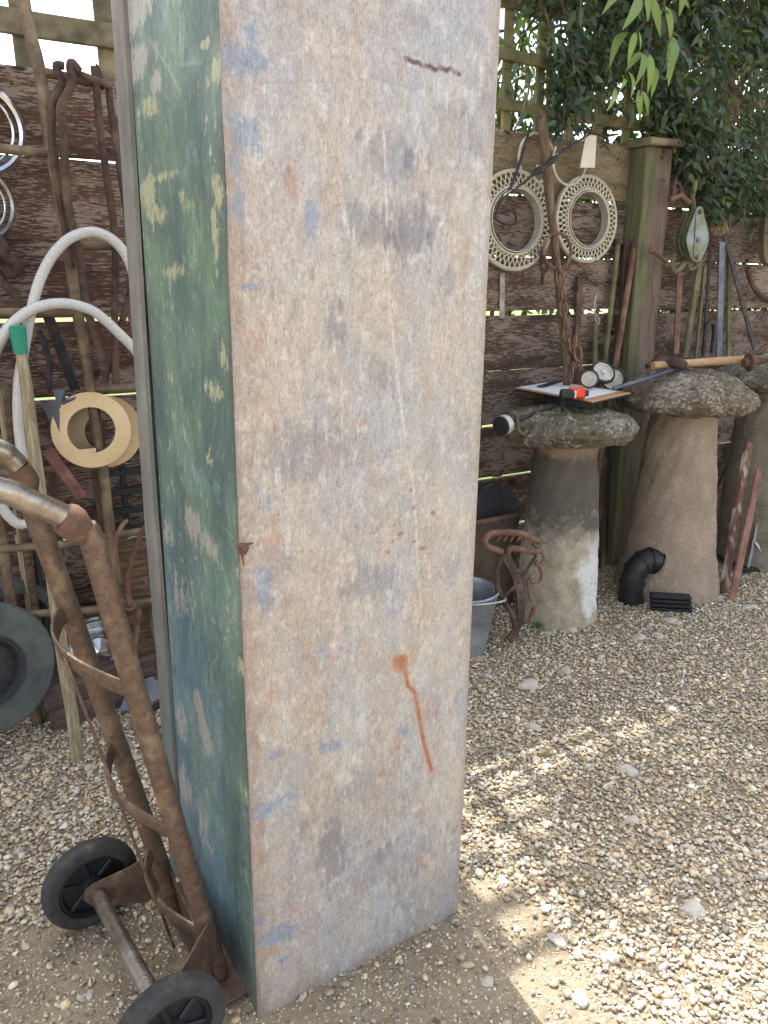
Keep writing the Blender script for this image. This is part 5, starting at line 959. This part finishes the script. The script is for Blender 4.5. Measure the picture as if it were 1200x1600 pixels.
b = MB(); b.box((1.62, 2.44, 0), (2.10, 2.455, .40)); b.box((1.62, 2.61, 0), (2.10, 2.625, .40)); b.box((1.62, 2.457, 0), (1.635, 2.608, .40)); b.box((2.085, 2.457, 0), (2.10, 2.608, .40)); b.build('wall', terracotta, tk)
b = MB(); b.tube([Vector((1.61, 2.445, .41)), Vector((2.11, 2.445, .41))], .012, 9); b.build('rim', terracotta, tk)
b = MB(); c = at(775, 800, 2.55); b.lathe([(.13, -.01), (.13, .01), (.0, .03)], Vector((c.x, c.y, .40)), (0, -.95, .2), 32); tag(b.build('iron_disc', iron, None, Vector((c.x, c.y, .3))), 'dark iron disc standing in the brown tank', 'disc')
# toothed iron lever with quadrant
QY = 2.10; lv = thing('iron_lever', 'rusty toothed lever handle with a drilled curved quadrant beside the bucket', 'iron lever', gz(795, 1003))
def A2(px, py): return at(px, py, QY)
b = MB(); b.tube(catmull([A2(842, 846), A2(815, 834), A2(785, 832), A2(768, 834), A2(758, 843), A2(760, 853), A2(772, 858), A2(784, 862)], 4), .0125, 10)
for k in range(6): x = 776+k*10.5; b.tube([A2(x+5, 838), A2(x, 846)], [.008, .004], 7)
b.build('handle', rust, lv)
b = MB(); b.tube(catmull([A2(792, 868), A2(796, 858), A2(806, 857), A2(835, 862), A2(846, 858)], 4), .0125, 10); b.build('lower_bar', rust, lv)
qp = catmull([A2(786, 866), A2(796, 880), A2(807, 905), A2(813, 935), A2(813, 965), A2(806, 985), A2(795, 1000)], 6); b = MB(); b.tube(qp, .01, 8, flat=(.036, .010), up0=(1, 0, 0)); b.build('quadrant', rust_dark, lv)
for i in range(4, len(qp)-4, 3):
    b = MB(); b.lathe([(0, -.0065), (.005, -.0065), (.005, .0005), (0, .0005)], qp[i]+Vector((0, -.001, 0)), (0, 1, 0), 8, caps=False); b.build('hole', iron, lv)
b = MB(); b.tube([A2(786, 866), A2(775, 890), A2(778, 925), A2(800, 960), A2(806, 985)], .010, 9); b.build('arm', rust_dark, lv); b = MB(); b.tube([A2(838, 868), A2(810, 910), A2(790, 930)], .006, 8); b.build('stay', rust_dark, lv)
lc = thing('chain', 'short rusty chain dangling from the toothed lever', 'chain', A2(832, 940))
b = MB(); b.tube(catmull([A2(832, 850), A2(845, 862), A2(850, 872), A2(842, 884), A2(836, 880)], 4), .006, 8); b.build('link', rust, lc)
b = MB(); b.tube(catmull([A2(838, 876), A2(846, 895), A2(843, 908), A2(832, 910), A2(829, 902), A2(836, 898)], 4), .006, 8); b.build('link', rust, lc)
b = MB(); b.tube(catmull([A2(830, 902), A2(825, 908), A2(827, 925), A2(829, 938)], 4), .006, 8); b.build('link', rust, lc)
rod('iron_pin', 'short rusty pin standing at the foot of the mossy staddle stone', [(835, 950, 2.08), (832, 960, 2.07), (829, 972, 2.06)], .009, rust, cat='pin')
# dark bars in the gap between the stems
for i, (x0, y0, x1, y1, m, lab) in enumerate(((938, 690, 934, 880, rust_dark, 'dark brown bar leaning in the gap between the staddle stems, leftmost'), (956, 690, 952, 880, iron, 'black bar leaning in the gap between the staddle stems, middle'), (975, 690, 972, 860, old_wood, 'dark wooden batten in the gap between the staddle stems, nearest the tall one'))):
    flat('iron_bar' if i < 2 else 'batten', lab, x0, y0, x1, y1, FY-.03, FY-.06, .045, .012, m, 'bar' if i < 2 else 'batten', foot=True)
flat('pipe', 'dark blue-black pipe standing between the tall and the right staddle stones', 1107, 640, 1117, 850, FY-.05, FY-.08, .022, .022, iron_blue, 'pipe', foot=True)
flat('wooden_board', 'dark weathered board slanting behind the right staddle stone', 1185, 640, 1115, 790, FY-.04, FY-.06, .09, .02, old_wood, 'board', foot=True)
# black gutter parts
def half_pipe(pts, r_, a0, a1, th=.004, n=14, up=(0, 0, 1)):
    P = [Vector(p) for p in pts]; b = MB(); rr = []
    for i, p in enumerate(P):
        d = (P[min(i+1, len(P)-1)]-P[max(i-1, 0)]).normalized(); u = Vector(up); u = (u-d*u.dot(d)).normalized(); v = d.cross(u); ring = []
        for k in range(n+1): a = a0+(a1-a0)*k/n; ring.append(p+(u*math.cos(a)+v*math.sin(a))*r_)
        for k in range(n, -1, -1): a = a0+(a1-a0)*k/n; ring.append(p+(u*math.cos(a)+v*math.sin(a))*(r_-th))
        rr.append(ring)
    return b.rings(rr)
go = gz(985, 930)+Vector((-.06, -.055, 0)); gu = thing('gutter_elbow', 'black plastic gutter elbow standing at the foot of the tall staddle stone', 'gutter', go)
gp_ = catmull([go, go+Vector((0, 0, .10)), go+Vector((.02, -.008, .165)), go+Vector((.065, -.025, .195)), go+Vector((.10, -.04, .18))], 5)
b = MB(); b.tube(gp_, .052, 22, caps=False); b.tube(gp_, .048, 22, caps=False); b.build('shell', black_plastic, gu)
for k in (0, 4, 8, 12, 15, len(gp_)-2):
    b = MB(); b.tube([gp_[k], gp_[k+1]], .057, 22); b.build('collar', black_plastic, gu)
for i in range(4):
    q = Vector((2.565+.004*i, 2.085, .075-.020*i)); b = MB(); b.prism(q, q+Vector((.13, -.105, -.0)), .05, .012, (0, 0, 1), .15, 3, .0006, i); tag(b.build('gutter_bracket', black_plastic, None, q), ('topmost', 'second', 'third', 'lowest')[i]+' of four black plastic strips stacked against the tall staddle stem', 'strip', 'black strips by the gutter elbow')
q = gz(1000, 928); b = MB(); b.prism(q+Vector((-.10, .02, .010)), q+Vector((.12, -.03, .010)), .06, .012, (0, 0, 1), .2, 5, .003, 2); tag(b.build('rubber_strip', black_plastic, None, q), 'black rubber strip lying flat on the gravel before the gutter elbow', 'strip')
go2 = gz(1128, 880)+Vector((.13, -.04, 0)); gu = thing('gutter_elbow', 'black plastic gutter piece lying right of the tall staddle stone', 'gutter', go2)
half_pipe([go2+Vector((-.06, .10, .06)), go2+Vector((.0, .05, .065)), go2+Vector((.08, .0, .06)), go2+Vector((.10, -.015, .055))], .062, -1.75, 1.75).build('shell', black_plastic, gu); half_pipe([go2+Vector((.085, -.004, .06)), go2+Vector((.105, -.019, .055))], .069, -1.75, 1.75).build('collar', black_plastic, gu)
for i, (x0, y0, x1, y1, lab) in enumerate(((1125, 868, 1165, 895, 'black plastic strip sloping down before the right gutter piece'), (1135, 885, 1185, 890, 'black plastic strip lying on the gravel by the right gutter piece'))):
    b = MB(); b.prism(gz(x0, y0, .03), gz(x1, y1, .012), .05, .010, (0, 0, 1), .2, 4, .002, i); tag(b.build('plastic_strip', black_plastic, None, gz(x1, y1)), lab, 'strip')
flat('angle_iron', 'rusty angle iron with peeling white paint leaning on the right staddle stem', 1170, 690, 1143, 850, 2.14, 2.08, .045, .022, white_flake, foot=True)
flat('flat_bar', 'red-brown flat bar leaning right of the peeling angle iron', 1186, 735, 1162, 850, 2.10, 2.03, .050, .010, red_iron, foot=True)
fr = thing('folding_stand', 'small pale grey folding metal stand at the right photo edge', 'stand', gz(1178, 888))
e = gz(1168, 893); b = MB(); b.prism(e, e+Vector((.045, .01, .24)), .022, .006, (0, 1, 0), .2); b.build('leg', galv, fr); b = MB(); b.prism(e+Vector((.028, .0, .15)), e+Vector((.14, -.05, .0)), .014, .005, (0, 1, 0), .2); b.build('stay', galv, fr); b = MB(); b.prism(e+Vector((.13, -.01, .0)), e+Vector((.10, .01, .22)), .014, .005, (0, 1, 0), .2); b.build('leg', galv, fr)
# weeds
for i, (px, py, n_, lab) in enumerate(((843, 985, 9, 'tiny green weed at the foot of the mossy staddle stone'), (1122, 920, 8, 'tiny green weed at the foot of the tall staddle stone'))):
    c = gz(px, py); t = thing('weed', lab, 'weed', c, 'weeds in the gravel'); rn = np.random.default_rng(i+70); D2 = rn.normal(0, .6, (n_, 3)); D2[:, 2] = abs(D2[:, 2])*.8+.3
    leaves('leaf', np.repeat(np.array(c)[None], n_, 0)+rn.normal(0, .008, (n_, 3))*np.array([1, 1, .2])+np.array([0, 0, .012]), D2, rn.uniform(.025, .05, n_), rn.uniform(.012, .02, n_), np.array([(.10, .22, .05)])*rn.uniform(.7, 1.2, n_)[:, None], leaf_m, t, 71)

# dry leaf litter and twigs on the gravel
lt = thing('leaf_litter', 'scattered dry brown leaf bits lying on the gravel', 'leaf litter', (0, 0, 0)); lt['kind'] = 'stuff'
rn = np.random.default_rng(90); n_ = 260; X = rn.uniform(-.2, 3.4, n_); Y = rn.uniform(.6, 2.5, n_); D2 = rn.normal(0, 1, (n_, 3)); D2[:, 2] *= .12
leaves('dry_leaves', np.stack([X, Y, np.full(n_, .014)], -1), D2, rn.uniform(.012, .03, n_), rn.uniform(.004, .012, n_), np.array([(.24, .17, .09)])*rn.uniform(.5, 1.3, n_)[:, None], leaf_m, lt, 91)
